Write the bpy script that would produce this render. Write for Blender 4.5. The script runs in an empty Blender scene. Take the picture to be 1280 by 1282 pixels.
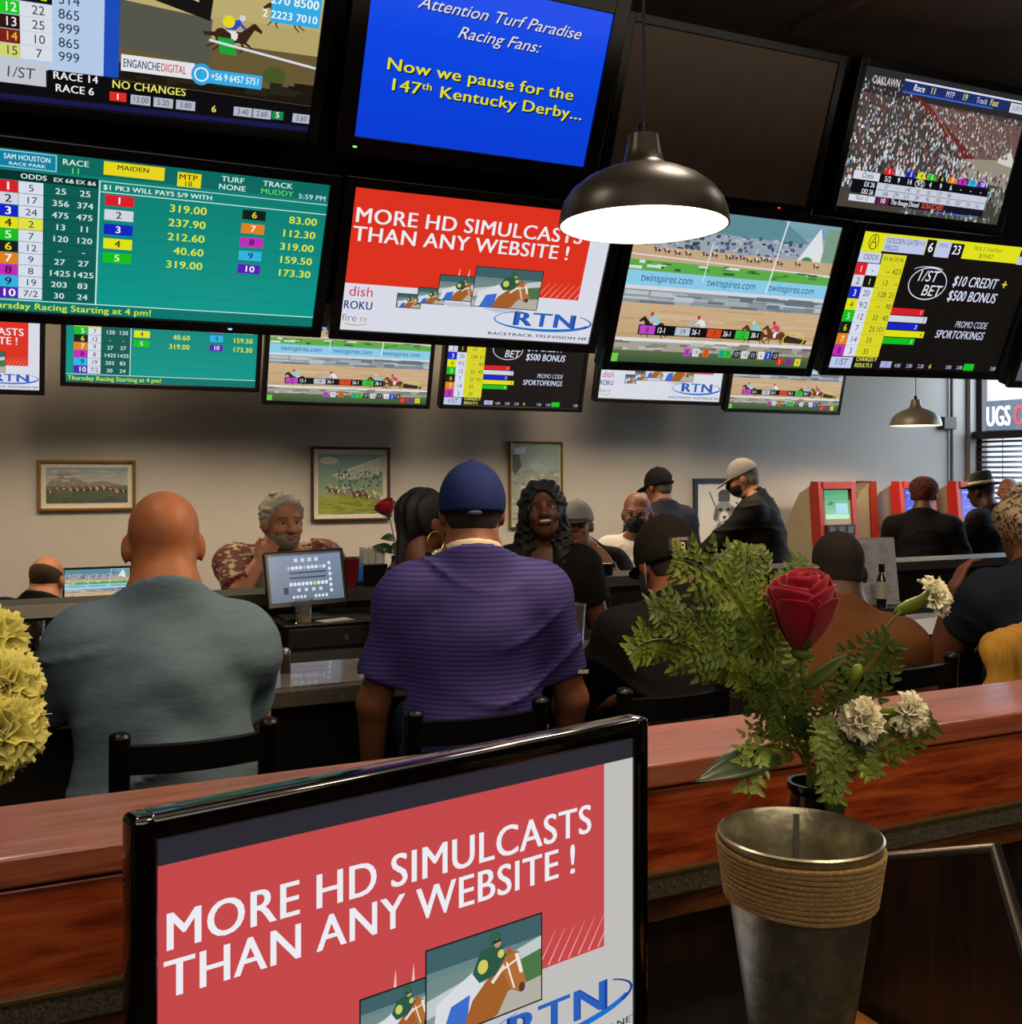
import bpy, bmesh, math, random
import numpy as np
from mathutils import Vector, Matrix, Euler
R = math.radians
SC = bpy.context.scene
COL = SC.collection
# ---------------------------------------------------------------- camera, world, lights, exposure
ANG = R(26.0)                       # the room's long side runs 26 degrees off the picture plane
F, PX, PY, HC = 1330.0, 640.0, 592.0, 1.58
CA, SA = math.cos(ANG), math.sin(ANG)
cam = bpy.data.cameras.new('camera')
cam.sensor_fit = 'HORIZONTAL'; cam.sensor_width = 36.0; cam.lens = F / 1280 * 36.0
cam.shift_y = -(641 - PY) / 1280.0; cam.clip_start = 0.05; cam.clip_end = 200
camo = bpy.data.objects.new('camera', cam); COL.objects.link(camo)
camo.location = (0, 0, HC); camo.rotation_euler = (R(90), 0, -ANG)
SC.camera = camo
SC.view_settings.view_transform = 'Standard'
SC.view_settings.look = 'None'
SC.view_settings.exposure = 0.0
SC.view_settings.gamma = 1.0
SC.view_settings.use_curve_mapping = False
SC.cycles.max_bounces = 8
SC.cycles.sample_clamp_indirect = 6.0

def ray(px, py):                    # direction per metre of depth for a pixel
    X = (px - PX) / F; Z = (PY - py) / F
    return X * CA + SA, -X * SA + CA, Z
def at_v(px, py, v):
    r = ray(px, py); t = v / r[1]
    return Vector((r[0] * t, v, HC + r[2] * t))
def at_z(px, py, z):
    r = ray(px, py); t = (z - HC) / r[2]
    return Vector((r[0] * t, r[1] * t, z))
def at_u(px, py, u):
    r = ray(px, py); t = u / r[0]
    return Vector((u, r[1] * t, HC + r[2] * t))
def at_d(px, py, d):
    r = ray(px, py)
    return Vector((r[0] * d, r[1] * d, HC + r[2] * d))

world = bpy.data.worlds.new('world'); SC.world = world; world.use_nodes = True
wn = world.node_tree.nodes; wl = world.node_tree.links
bgn = wn['Background']
sky = wn.new('ShaderNodeTexSky'); sky.sky_type = 'NISHITA'; sky.sun_disc = False
sky.sun_elevation = R(50); sky.sun_rotation = R(200); sky.air_density = 1.0; sky.dust_density = 2.0
wl.new(sky.outputs[0], bgn.inputs[0]); bgn.inputs[1].default_value = 0.85

def light(kind, name, loc, power, color, rot=(0, 0, 0), **kw):
    l = bpy.data.lights.new(name, kind); l.energy = power; l.color = color
    for k, v in kw.items(): setattr(l, k, v)
    o = bpy.data.objects.new(name, l); COL.objects.link(o); o.location = loc; o.rotation_euler = rot
    return o
WARM = (1.0, 0.72, 0.42); SOFT = (1.0, 0.84, 0.66); COOL = (0.72, 0.86, 1.0)
# daylight through the window of the right wall
light('AREA', 'window_daylight', (9.15, 5.7, 2.1), 150, COOL, (0, R(90), 0), shape='RECTANGLE', size=2.4, size_y=3.4)
# row of shaded ceiling lamps along the back wall: the bulkhead hides them from here
for u in (-0.6, 0.9, 2.4, 3.9, 5.2):
    light('SPOT', 'back_row_lamp', (u, 6.0, 2.95), 145, (1.0, .78, .54), (R(10), 0, 0), spot_size=R(150), spot_blend=0.5, shadow_soft_size=0.45)
# added spots over the bar, a lamp over the betting desk, unseen added fills
for u, v in ((-0.2, 2.75), (1.9, 2.75), (3.4, 2.75)):
    light('SPOT', 'bar_fill_spot', (u, v - 0.5, 3.35), 60, SOFT, (R(8), 0, 0), spot_size=R(140), spot_blend=0.6, shadow_soft_size=0.2)
light('AREA', 'room_fill', (1.0, 0.4, 3.7), 26, SOFT, (R(8), 0, 0), shape='RECTANGLE', size=5.0, size_y=2.0)
light('AREA', 'room_back_fill', (0.2, -2.2, 3.1), 60, SOFT, (R(58), 0, R(-14)), shape='RECTANGLE', size=5.0, size_y=1.4)
light('SPOT', 'desk_lamp', (1.15, 0.25, 2.95), 66, (1.0, .76, .46), (R(-8), R(0), 0), spot_size=R(120), spot_blend=0.6, shadow_soft_size=0.16)
light('AREA', 'ceiling_fill', (2.5, 2.2, 3.2), 45, SOFT, (R(180), 0, 0), shape='RECTANGLE', size=6.0, size_y=2.4)  # added uplight without a fitting, brightens the dark ceiling
light('AREA', 'aisle_fill', (2.6, 5.9, 3.1), 10, SOFT, (0, 0, 0), shape='RECTANGLE', size=4.0, size_y=0.4)

# ---------------------------------------------------------------- colour and materials
def lin1(c): return c / 12.92 if c <= 0.04045 else ((c + 0.055) / 1.055) ** 2.4
def lin(h):
    if isinstance(h, str):
        h = h.lstrip('#'); return tuple(lin1(int(h[i:i + 2], 16) / 255) for i in (0, 2, 4))
    return tuple(h)
_mats = {}
def mat(name, col, rough=0.6, metal=0.0, spec=0.4, vary=0.12, scale=8.0, stretch=(1, 1, 1), bump=0.0, bscale=None,
        col2=None, emit=None, estr=0.0, trans=0.0, ior=1.45, kind='noise', coat=0.0, sheen=0.0, alpha=1.0):
    if name in _mats: return _mats[name]
    m = bpy.data.materials.new(name); _mats[name] = m; m.use_nodes = True
    nt = m.node_tree; N = nt.nodes; L = nt.links; b = N['Principled BSDF']
    c = lin(col)
    c2 = lin(col2) if col2 else tuple(x * (1 - vary * 2) for x in c)
    tc = N.new('ShaderNodeTexCoord'); mp = N.new('ShaderNodeMapping'); L.new(tc.outputs['Object'], mp.inputs[0])
    mp.inputs['Scale'].default_value = stretch
    if kind == 'voronoi':
        t = N.new('ShaderNodeTexVoronoi'); t.inputs['Scale'].default_value = scale; fac = t.outputs['Color']
    elif kind == 'wave':
        t = N.new('ShaderNodeTexWave'); t.inputs['Scale'].default_value = scale; t.bands_direction = 'Z'
        t.inputs['Distortion'].default_value = 0.6; fac = t.outputs['Fac']
    elif kind == 'leopard':
        t = N.new('ShaderNodeTexVoronoi'); t.inputs['Scale'].default_value = scale; t.feature = 'F1'; fac = t.outputs['Distance']
    else:
        t = N.new('ShaderNodeTexNoise'); t.inputs['Scale'].default_value = scale; t.inputs['Detail'].default_value = 5; fac = t.outputs['Fac']
    L.new(mp.outputs[0], t.inputs['Vector'])
    rp = N.new('ShaderNodeValToRGB')
    rp.color_ramp.elements[0].position = 0.3; rp.color_ramp.elements[1].position = 0.7
    rp.color_ramp.elements[0].color = (*c2, 1); rp.color_ramp.elements[1].color = (*c, 1)
    L.new(fac, rp.inputs[0]); L.new(rp.outputs[0], b.inputs['Base Color'])
    b.inputs['Roughness'].default_value = rough; b.inputs['Metallic'].default_value = metal
    b.inputs['Specular IOR Level'].default_value = spec; b.inputs['IOR'].default_value = ior
    b.inputs['Transmission Weight'].default_value = trans; b.inputs['Coat Weight'].default_value = coat
    b.inputs['Sheen Weight'].default_value = sheen; b.inputs['Alpha'].default_value = alpha
    if emit:
        b.inputs['Emission Color'].default_value = (*lin(emit), 1); b.inputs['Emission Strength'].default_value = estr
    if bump:
        t2 = N.new('ShaderNodeTexNoise'); t2.inputs['Scale'].default_value = bscale or scale * 3; t2.inputs['Detail'].default_value = 6
        L.new(mp.outputs[0], t2.inputs['Vector'])
        bn = N.new('ShaderNodeBump'); bn.inputs['Strength'].default_value = bump; bn.inputs['Distance'].default_value = 0.01
        L.new(t2.outputs['Fac'], bn.inputs['Height']); L.new(bn.outputs[0], b.inputs['Normal'])
    return m
def wood(name, dark, mid, lightc, rough=0.35, axis=0, scale=1.0, coat=0.2):
    if name in _mats: return _mats[name]
    m = bpy.data.materials.new(name); _mats[name] = m; m.use_nodes = True
    nt = m.node_tree; N = nt.nodes; L = nt.links; b = N['Principled BSDF']
    tc = N.new('ShaderNodeTexCoord'); mp = N.new('ShaderNodeMapping'); L.new(tc.outputs['Object'], mp.inputs[0])
    s = [26 * scale, 26 * scale, 26 * scale]; s[axis] = 3.0 * scale
    mp.inputs['Scale'].default_value = s
    n1 = N.new('ShaderNodeTexNoise'); n1.inputs['Scale'].default_value = 1.3; n1.inputs['Detail'].default_value = 8; n1.inputs['Distortion'].default_value = 1.2
    n2 = N.new('ShaderNodeTexNoise'); n2.inputs['Scale'].default_value = 9; n2.inputs['Detail'].default_value = 4
    L.new(mp.outputs[0], n1.inputs['Vector']); L.new(mp.outputs[0], n2.inputs['Vector'])
    mx = N.new('ShaderNodeMath'); mx.operation = 'MULTIPLY_ADD'; mx.inputs[1].default_value = 0.35
    L.new(n2.outputs['Fac'], mx.inputs[0]); L.new(n1.outputs['Fac'], mx.inputs[2])
    rp = N.new('ShaderNodeValToRGB'); e = rp.color_ramp.elements
    e[0].position = 0.45; e[0].color = (*lin(dark), 1); e[1].position = 0.9; e[1].color = (*lin(lightc), 1)
    k = e.new(0.64); k.color = (*lin(mid), 1)
    L.new(mx.outputs[0], rp.inputs[0]); L.new(rp.outputs[0], b.inputs['Base Color'])
    b.inputs['Roughness'].default_value = rough; b.inputs['Coat Weight'].default_value = coat; b.inputs['Coat Roughness'].default_value = 0.15
    bn = N.new('ShaderNodeBump'); bn.inputs['Strength'].default_value = 0.15; bn.inputs['Distance'].default_value = 0.004
    L.new(mx.outputs[0], bn.inputs['Height']); L.new(bn.outputs[0], b.inputs['Normal'])
    return m
def attr_mat(name, emissive, strength=1.0, rough=0.3):
    m = bpy.data.materials.new(name); m.use_nodes = True; N = m.node_tree.nodes; L = m.node_tree.links; b = N['Principled BSDF']
    a = N.new('ShaderNodeAttribute'); a.attribute_name = 'Col'
    if emissive:
        L.new(a.outputs['Color'], b.inputs['Emission Color']); b.inputs['Emission Strength'].default_value = strength
        b.inputs['Base Color'].default_value = (0.004, 0.004, 0.005, 1); b.inputs['Specular IOR Level'].default_value = 0.25
        m.cycles.emission_sampling = 'NONE'
    else:
        n = N.new('ShaderNodeTexNoise'); n.inputs['Scale'].default_value = 60
        mx = N.new('ShaderNodeMix'); mx.data_type = 'RGBA'; mx.blend_type = 'OVERLAY'; mx.inputs[0].default_value = 0.25
        L.new(a.outputs['Color'], mx.inputs[6]); L.new(n.outputs['Color'], mx.inputs[7]); L.new(mx.outputs[2], b.inputs['Base Color'])
    b.inputs['Roughness'].default_value = rough
    return m
SCREEN = attr_mat('lit_screen', True, 0.92, 0.25)
SCREEN_DIM = attr_mat('lit_screen_pale', True, 0.62, 0.2)
PRINT = attr_mat('printed_paper', False, 1, 0.5)

# ---------------------------------------------------------------- object helpers
def tag(o, label=None, cat=None, group=None, kind=None):
    if label: o['label'] = label
    if cat: o['category'] = cat
    if group: o['group'] = group
    if kind: o['kind'] = kind
    return o
def empty(name, loc=(0, 0, 0), rz=0.0, label=None, cat=None, group=None):
    o = bpy.data.objects.new(name, None); COL.objects.link(o); o.location = loc; o.rotation_euler = (0, 0, rz)
    o.empty_display_size = 0.05
    return tag(o, label, cat, group)
def link_mesh(name, me, m=None, parent=None, loc=None, smooth=False):
    if m is not None:
        for x in (m if isinstance(m, (list, tuple)) else [m]): me.materials.append(x)
    if smooth and len(me.polygons): me.polygons.foreach_set('use_smooth', np.ones(len(me.polygons), dtype=bool))
    o = bpy.data.objects.new(name, me); COL.objects.link(o)
    if parent is not None: o.parent = parent
    if loc is not None: o.location = loc
    return o
class B:
    """collects shapes into one mesh"""
    def __init__(s): s.bm = bmesh.new()
    def box(s, c, d, rot=None, bev=0.0, M=None, seg=2):
        r = bmesh.ops.create_cube(s.bm, size=1.0); vs = r['verts']
        T = Matrix.Translation(c)
        if rot is not None: T = T @ (rot if isinstance(rot, Matrix) else Euler(rot).to_matrix().to_4x4())
        T = T @ Matrix.Diagonal((d[0], d[1], d[2], 1))
        if M is not None: T = M @ T
        bmesh.ops.transform(s.bm, matrix=T, verts=vs)
        if bev:
            es = list({e for v in vs for e in v.link_edges})
            bmesh.ops.bevel(s.bm, geom=es, offset=bev, segments=seg, profile=0.5, affect='EDGES')
        return s
    def cyl(s, a, b, r0, r1=None, n=16, cap=True):
        a = Vector(a); b = Vector(b); r1 = r0 if r1 is None else r1; d = b - a
        q = d.to_track_quat('Z', 'Y').to_matrix()
        A = [s.bm.verts.new(a + q @ Vector((r0 * math.cos(2 * math.pi * i / n), r0 * math.sin(2 * math.pi * i / n), 0))) for i in range(n)]
        Bv = [s.bm.verts.new(b + q @ Vector((r1 * math.cos(2 * math.pi * i / n), r1 * math.sin(2 * math.pi * i / n), 0))) for i in range(n)]
        for i in range(n): s.bm.faces.new((A[i], A[(i + 1) % n], Bv[(i + 1) % n], Bv[i]))
        if cap: s.bm.faces.new(A[::-1]); s.bm.faces.new(Bv)
        return s
    def tube(s, pts, r, n=8, closed=False, cap=True):
        pts = [Vector(p) for p in pts]; rings = []; up = None; K = len(pts)
        for i, p in enumerate(pts):
            if closed: t = pts[(i + 1) % K] - pts[i - 1]
            else: t = pts[min(i + 1, K - 1)] - pts[max(i - 1, 0)]
            t.normalize()
            if up is None: up = Vector((0, 0, 1)) if abs(t.z) < 0.9 else Vector((1, 0, 0))
            x = up.cross(t); x.normalize(); up = t.cross(x); up.normalize()
            rr = r[i] if isinstance(r, (list, tuple)) else r
            rings.append([s.bm.verts.new(p + rr * (math.cos(2 * math.pi * k / n) * x + math.sin(2 * math.pi * k / n) * up)) for k in range(n)])
        for i in range(K if closed else K - 1):
            a, b = rings[i], rings[(i + 1) % K]
            for k in range(n): s.bm.faces.new((a[k], a[(k + 1) % n], b[(k + 1) % n], b[k]))
        if cap and not closed: s.bm.faces.new(rings[0][::-1]); s.bm.faces.new(rings[-1])
        return s
    def lathe(s, prof, n=48, c=(0, 0, 0), cap0=False, cap1=False):
        c = Vector(c); rings = []
        for r, z in prof:
            rings.append([s.bm.verts.new(c + Vector((r * math.cos(2 * math.pi * k / n), r * math.sin(2 * math.pi * k / n), z))) for k in range(n)])
        for a, b in zip(rings, rings[1:]):
            for k in range(n): s.bm.faces.new((a[k], a[(k + 1) % n], b[(k + 1) % n], b[k]))
        if cap0: s.bm.faces.new(rings[0][::-1])
        if cap1: s.bm.faces.new(rings[-1])
        return s
    def ell(s, c, r, n=16, rot=None):
        res = bmesh.ops.create_uvsphere(s.bm, u_segments=n, v_segments=max(6, n * 2 // 3), radius=1.0)
        T = Matrix.Translation(c)
        if rot is not None: T = T @ Euler(rot).to_matrix().to_4x4()
        r = (r, r, r) if isinstance(r, (int, float)) else r
        bmesh.ops.transform(s.bm, matrix=T @ Matrix.Diagonal((*r, 1)), verts=res['verts'])
        return s
    def prism(s, poly, off):
        """poly: 3D outline points, off: extrusion vector"""
        off = Vector(off); a = [s.bm.verts.new(p) for p in poly]; b = [s.bm.verts.new(Vector(p) + off) for p in poly]; n = len(a)
        s.bm.faces.new(a[::-1]); s.bm.faces.new(b)
        for i in range(n): s.bm.faces.new((a[i], a[(i + 1) % n], b[(i + 1) % n], b[i]))
        return s
    def face(s, pts): s.bm.faces.new([s.bm.verts.new(p) for p in pts]); return s
    def build(s, name, m, parent=None, loc=None, smooth=False, sharp=40, recalc=True):
        if recalc: bmesh.ops.recalc_face_normals(s.bm, faces=s.bm.faces)
        me = bpy.data.meshes.new(name); s.bm.to_mesh(me); s.bm.free()
        o = link_mesh(name, me, m, parent, loc, smooth)
        if smooth:
            try: me.set_sharp_from_angle(angle=R(sharp))
            except Exception: pass
        return o
def struct(name, b, m, **kw):
    o = b.build(name, m, **kw); o['kind'] = 'structure'; return o
def copy_tree(o, parent=None):
    c = o.copy(); COL.objects.link(c)
    if parent is not None: c.parent = parent
    for ch in list(o.children): copy_tree(ch, c)
    return c
# ---------------------------------------------------------------- the room
M_wall = mat('painted_wall', '#a9a49c', 0.8, vary=0.03, scale=3, bump=0.05, bscale=120)
M_dark = mat('black_paint', '#2a2320', 0.85, vary=0.1, scale=4, spec=0.2)
M_ceil = mat('dark_ceiling', '#4a3c33', 0.9, vary=0.15, scale=3, bump=0.3, bscale=40, spec=0.2)
M_floor = mat('dark_floor', '#2a211c', 0.5, vary=0.2, scale=5)
M_blackmetal = mat('black_metal', '#0d0c0c', 0.35, 0.3, vary=0.1)
M_plastic = mat('black_plastic', '#0b0a0b', 0.28, vary=0.1, spec=0.5)
M_steel = mat('stainless_steel', '#8d8b8b', 0.32, 0.9, vary=0.08, scale=20, stretch=(1, 12, 12))
M_cherry = wood('cherry_wood', '#5a1f0e', '#8c3a1a', '#ad552a', 0.3, 0)
M_cherrytop = wood('cherry_top', '#6f3626', '#8d4a34', '#a35f45', 0.28, 0, coat=0.45)
M_granite = mat('speckled_granite', '#575044', 0.35, vary=0.3, scale=420, kind='voronoi', coat=0.3)
M_darkwood = wood('dark_laminate', '#150d0a', '#20140e', '#2c1b12', 0.4, 2, coat=0.1)
M_desk = wood('desk_wood', '#3a2110', '#5d371b', '#774a25', 0.35, 0)
M_brass = mat('brass_edge', '#b39a55', 0.3, 0.9, vary=0.1)
M_white = mat('white_paint', '#cfcfcb', 0.6, vary=0.05)
M_paper = mat('white_paper', '#c9c6c0', 0.8, vary=0.04)

U0, U1, V0, V1, ZC = -4.5, 8.69, -3.0, 7.5, 4.05
T = 0.12
struct('floor', B().box(((U0 + U1) / 2, (V0 + V1) / 2, -0.05), (U1 - U0 + .4, V1 - V0 + .4, 0.1)), M_floor)
struct('ceiling', B().box(((U0 + U1) / 2, (V0 + V1) / 2, ZC + .05), (U1 - U0 + .4, V1 - V0 + .4, 0.1)), M_ceil)
struct('wall_back', B().box(((U0 + U1) / 2, V1 + T / 2, ZC / 2), (U1 - U0 + .4, T, ZC)), M_wall)
struct('wall_left', B().box((U0 - T / 2, (V0 + V1) / 2, ZC / 2), (T, V1 - V0, ZC)), M_wall)
struct('wall_front', B().box(((U0 + U1) / 2, V0 - T / 2, ZC / 2), (U1 - U0 + .4, T, ZC)), M_dark)
# right wall with a window opening v 3.9..7.1, z .95..3.0
W0, W1, WZ0, WZ1 = 3.9, 7.45, 0.95, 3.0
b = B(); WT = 0.2
b.box((U1 + WT / 2, (W1 + V1) / 2, ZC / 2), (WT, V1 - W1, ZC)); b.box((U1 + WT / 2, (V0 + W0) / 2, ZC / 2), (WT, W0 - V0, ZC))
b.box((U1 + WT / 2, (W0 + W1) / 2, WZ0 / 2), (WT, W1 - W0, WZ0)); b.box((U1 + WT / 2, (W0 + W1) / 2, (WZ1 + ZC) / 2), (WT, W1 - W0, ZC - WZ1))
struct('wall_right', b, M_wall)
M_frame = mat('window_frame_dark', '#2b2724', 0.5, vary=0.08)
wf = B(); fu = U1 + 0.12
for v in (W0 + .03, (W0 + W1) / 2, W1 - .03): wf.box((fu, v, (WZ0 + WZ1) / 2), (0.06, 0.06, WZ1 - WZ0))
for z in (WZ0 + .03, 1.955, WZ1 - .03): wf.box((fu, (W0 + W1) / 2, z), (0.062, W1 - W0, 0.06))
win = wf.build('window_1', M_frame); win['kind'] = 'structure'
gl = bpy.data.materials.new('window_glass'); gl.use_nodes = True
gn = gl.node_tree.nodes; gnl = gl.node_tree.links
gt = gn.new('ShaderNodeBsdfTransparent'); gg = gn.new('ShaderNodeBsdfGlossy'); gg.inputs['Roughness'].default_value = 0.02
gm = gn.new('ShaderNodeMixShader'); gm.inputs[0].default_value = 0.06
gnl.new(gt.outputs[0], gm.inputs[1]); gnl.new(gg.outputs[0], gm.inputs[2]); gnl.new(gm.outputs[0], gn['Material Output'].inputs[0])
B().box((fu, (W0 + W1) / 2, (WZ0 + WZ1) / 2), (0.008, W1 - W0 - .1, WZ1 - WZ0 - .1)).build('pane', gl, win)
# dark wooden header sill between the upper and the lower sash, and the blind below it
M_blind = mat('brown_blind', '#3a2a22', 0.45, vary=0.1)
bl = empty('window_blind', (U1 + .06, (W0 + W1) / 2, 0), 0, 'dark brown slatted blind drawn over the lower half of the window', 'blind')
B().box((0, 0, 1.95), (0.09, W1 - W0 - .02, 0.075), bev=.006).build('headrail', M_blind, bl)
sl = B(); z = 1.885
while z > 0.98:
    sl.box((0, 0, z), (0.05, W1 - W0 - .05, 0.0035), rot=(0, R(-24), 0)); z -= 0.05
sl.build('slats', M_blind, bl)
for k in (-1.45, -0.5, 0.5, 1.45): B().cyl((0, k, 0.98), (0, k, 1.93), 0.003, n=6).build('ladder_cord', mat('blind_cord', '#1e1815', .8), bl)
B().box((0, 0, .975), (0.05, W1 - W0 - .05, 0.02)).build('bottom_rail', M_blind, bl)
# the shop across the street seen through the window
M_shop = mat('shop_stucco', '#d9d6cf', 0.9, vary=0.04, scale=1)
M_fascia = mat('shop_fascia', '#4c5860', 0.7, vary=0.06)
SHU = 30.0; sc_ = at_u(1262, 520, SHU)
st = empty('shop_building', (SHU, sc_.y, 0), R(-90), 'pale shop across the street seen through the window above the blind', 'building')
B().box((0, 3, 3.6), (26, 6, 7.2)).build('facade', M_shop, st)
B().box((0, -.12, sc_.z), (25, .2, .98)).build('sign_fascia', M_fascia, st)
B().box((sc_.y - at_u(1230, 520, SHU).y, -.3, 3.6), (.46, .5, 7.2)).build('pier', mat('brick_pier', '#6e5a4c', .9, vary=.2, scale=6), st)
struct('ground_outside', B().box((40, 10, -0.12), (62, 80, 0.1)), mat('street_asphalt', '#8a8780', 0.9, vary=0.1, scale=2))
# corner conduit and junction box on the back wall
cu = at_v(1191, 530, V1 - .02)
cn = empty('wall_conduit', (cu.x, V1 - .03, 0), 0, 'grey metal conduit with square junction box running up the wall corner', 'conduit')
B().cyl((0, 0, 0.0), (0, 0, ZC), 0.016, n=12).build('pipe', mat('conduit_metal', '#5d5c58', .5, .3), cn)
B().box((-.06, -.01, cu.z), (.17, .06, .12), bev=.006).build('junction_box', mat('box_metal', '#45423d', .5, .3), cn)
# dark bulkhead over the bar that carries the screens
struct('bulkhead', B().box((3.0, 5.15, (2.36 + ZC) / 2), (9.6, 0.8, ZC - 2.36)), M_dark)
ra = B()
for k, v in enumerate((0.8, 2.0, 3.2)): ra.box((2.0, v, ZC - .05), (12.5, 0.07, .1))
for u in (-2, 0, 2, 4, 6): ra.box((u, 2.1, ZC - .03), (0.05, 5.0, .06))
struct('trim_1', ra, M_ceil)

# ---------------------------------------------------------------- the ledge wall in front
lw = empty('half_wall', (2.0, 1.45, 0), 0, 'low cherry wood partition with a wide ledge running across the foreground', 'partition')
B().box((0, -.098, 1.153), (9, 0.2, 0.034), bev=.004).build('ledge_top', M_cherrytop, lw)
B().box((0, -.09, 0.56), (9, 0.16, 1.14)).build('core', M_darkwood, lw)
B().box((0, -.179, 1.068), (9, 0.018, 0.125), bev=.002).build('front_panel', M_cherry, lw)
B().box((0, -.184, 0.9985), (9, 0.03, 0.037), bev=.003).build('granite_strip', M_granite, lw)
B().box((0, -.1995, 1.016), (9, 0.006, 0.004)).build('edge_strip', M_brass, lw)
B().box((0, -.178, 0.962), (9, 0.02, 0.033)).build('lower_panel', M_desk, lw)
dk = empty('betting_desk', (1.0, 0.873, 0), 0, 'dark laminate counter under the monitor and metal vase along the partition', 'desk')
b = B().box((0, 0, 0.875), (5.5, 0.74, 0.03), bev=.004)
b.build('desktop', mat('desk_black_laminate', '#0d0a08', .8, vary=.15, spec=.1), dk)
for x in (-2.6, 0, 2.6): B().box((x, 0.0, 0.43), (0.05, 0.6, 0.86)).build('support_panel', M_darkwood, dk)

# ---------------------------------------------------------------- bar: near counter, back counter, far ledge
M_barfront = mat('bar_front_dark', '#14100e', 0.5, vary=0.2, scale=6)
bc = empty('bar_counter', (2.2, 3.14, 0), 0, 'long speckled granite bar counter where the patrons lean, dark front below', 'bar counter')
B().box((0, 0, 0.945), (9.0, 0.38, 0.05), bev=.005).build('countertop', M_granite, bc)
B().box((0, .05, 0.46), (9.0, 0.22, 0.92)).build('front_panel', M_barfront, bc)
B().box((0, .02, 0.9725), (9.0, 0.36, 0.004)).build('top_surface', mat('granite_polish', '#7d746a', 0.22, vary=0.25, scale=150, kind='voronoi', coat=.4), bc)
fc = empty('back_counter', (2.2, 4.3, 0), 0, 'dark inner bar counter with stainless edge carrying the cash register', 'counter')
B().box((0, 0, 0.855), (9.0, 0.36, 0.03)).build('countertop', M_plastic, fc)
B().box((0, -.185, 0.85), (9.0, 0.014, 0.05)).build('edge_strip', M_steel, fc)
B().box((0, 0.02, 0.42), (9.0, 0.3, 0.84)).build('front_panel', M_barfront, fc)
fl = empty('far_ledge', (2.2, 4.61, 0), 0, 'raised pale edged bar ledge on the far side where guests rest their elbows', 'bar counter')
B().box((0, 0, 1.055), (9.0, 0.24, 0.03), bev=.004).build('ledge_top', mat('ledge_dark_top', '#211d1b', .6, vary=.1), fl)
B().box((1.45, -.126, 1.045), (6.1, 0.012, 0.05)).build('edge_strip', mat('grey_edge', '#3a3531', .5, vary=.06), fl)
B().box((-3.05, -.126, 1.045), (2.9, 0.012, 0.05)).build('edge_strip', mat('pale_laminate', '#9a9284', .5, vary=.06), fl)
B().box((0, -.05, 0.52), (9.0, 0.1, 1.04)).build('front_panel', M_barfront, fl)
# ---------------------------------------------------------------- lettering (built-in font, cached per glyph)
CH = [chr(i) for i in range(33, 127)]
GL = {}
def load_glyphs():
    tmp = []
    for bold in (0, 1):
        for c in CH + [' ']:
            for body in ((c, c + c) if c != ' ' else ('nn', 'n n')):
                cu = bpy.data.curves.new('t', 'FONT'); cu.body = body; cu.size = 1.0; cu.resolution_u = 4
                cu.offset = 0.0
                o = bpy.data.objects.new('t', cu); COL.objects.link(o); tmp.append((bold, c, body, o))
    dg = bpy.context.evaluated_depsgraph_get(); dg.update(); box = {}
    for bold, c, body, o in tmp:
        ev = o.evaluated_get(dg); me = ev.to_mesh()
        v = np.empty(len(me.vertices) * 3, np.float32); me.vertices.foreach_get('co', v); v = v.reshape(-1, 3)
        box[(bold, c, body)] = v[:, 0].max() - v[:, 0].min()
        if body == c: GL[(bold, c)] = (v[:, :2].copy(), [tuple(p.vertices) for p in me.polygons])
        ev.to_mesh_clear()
    for bold in (0, 1):
        for c in CH: GL[(bold, c)] += (box[(bold, c, c + c)] - box[(bold, c, c)] + .03 * bold,)
        GL[(bold, ' ')] = (np.zeros((0, 2)), [], box[(bold, ' ', 'n n')] - box[(bold, ' ', 'nn')])
    for bold, c, body, o in tmp:
        cu = o.data; bpy.data.objects.remove(o); bpy.data.curves.remove(cu)
load_glyphs()
CAPH = GL[(0, 'H')][0][:, 1].max()

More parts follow.
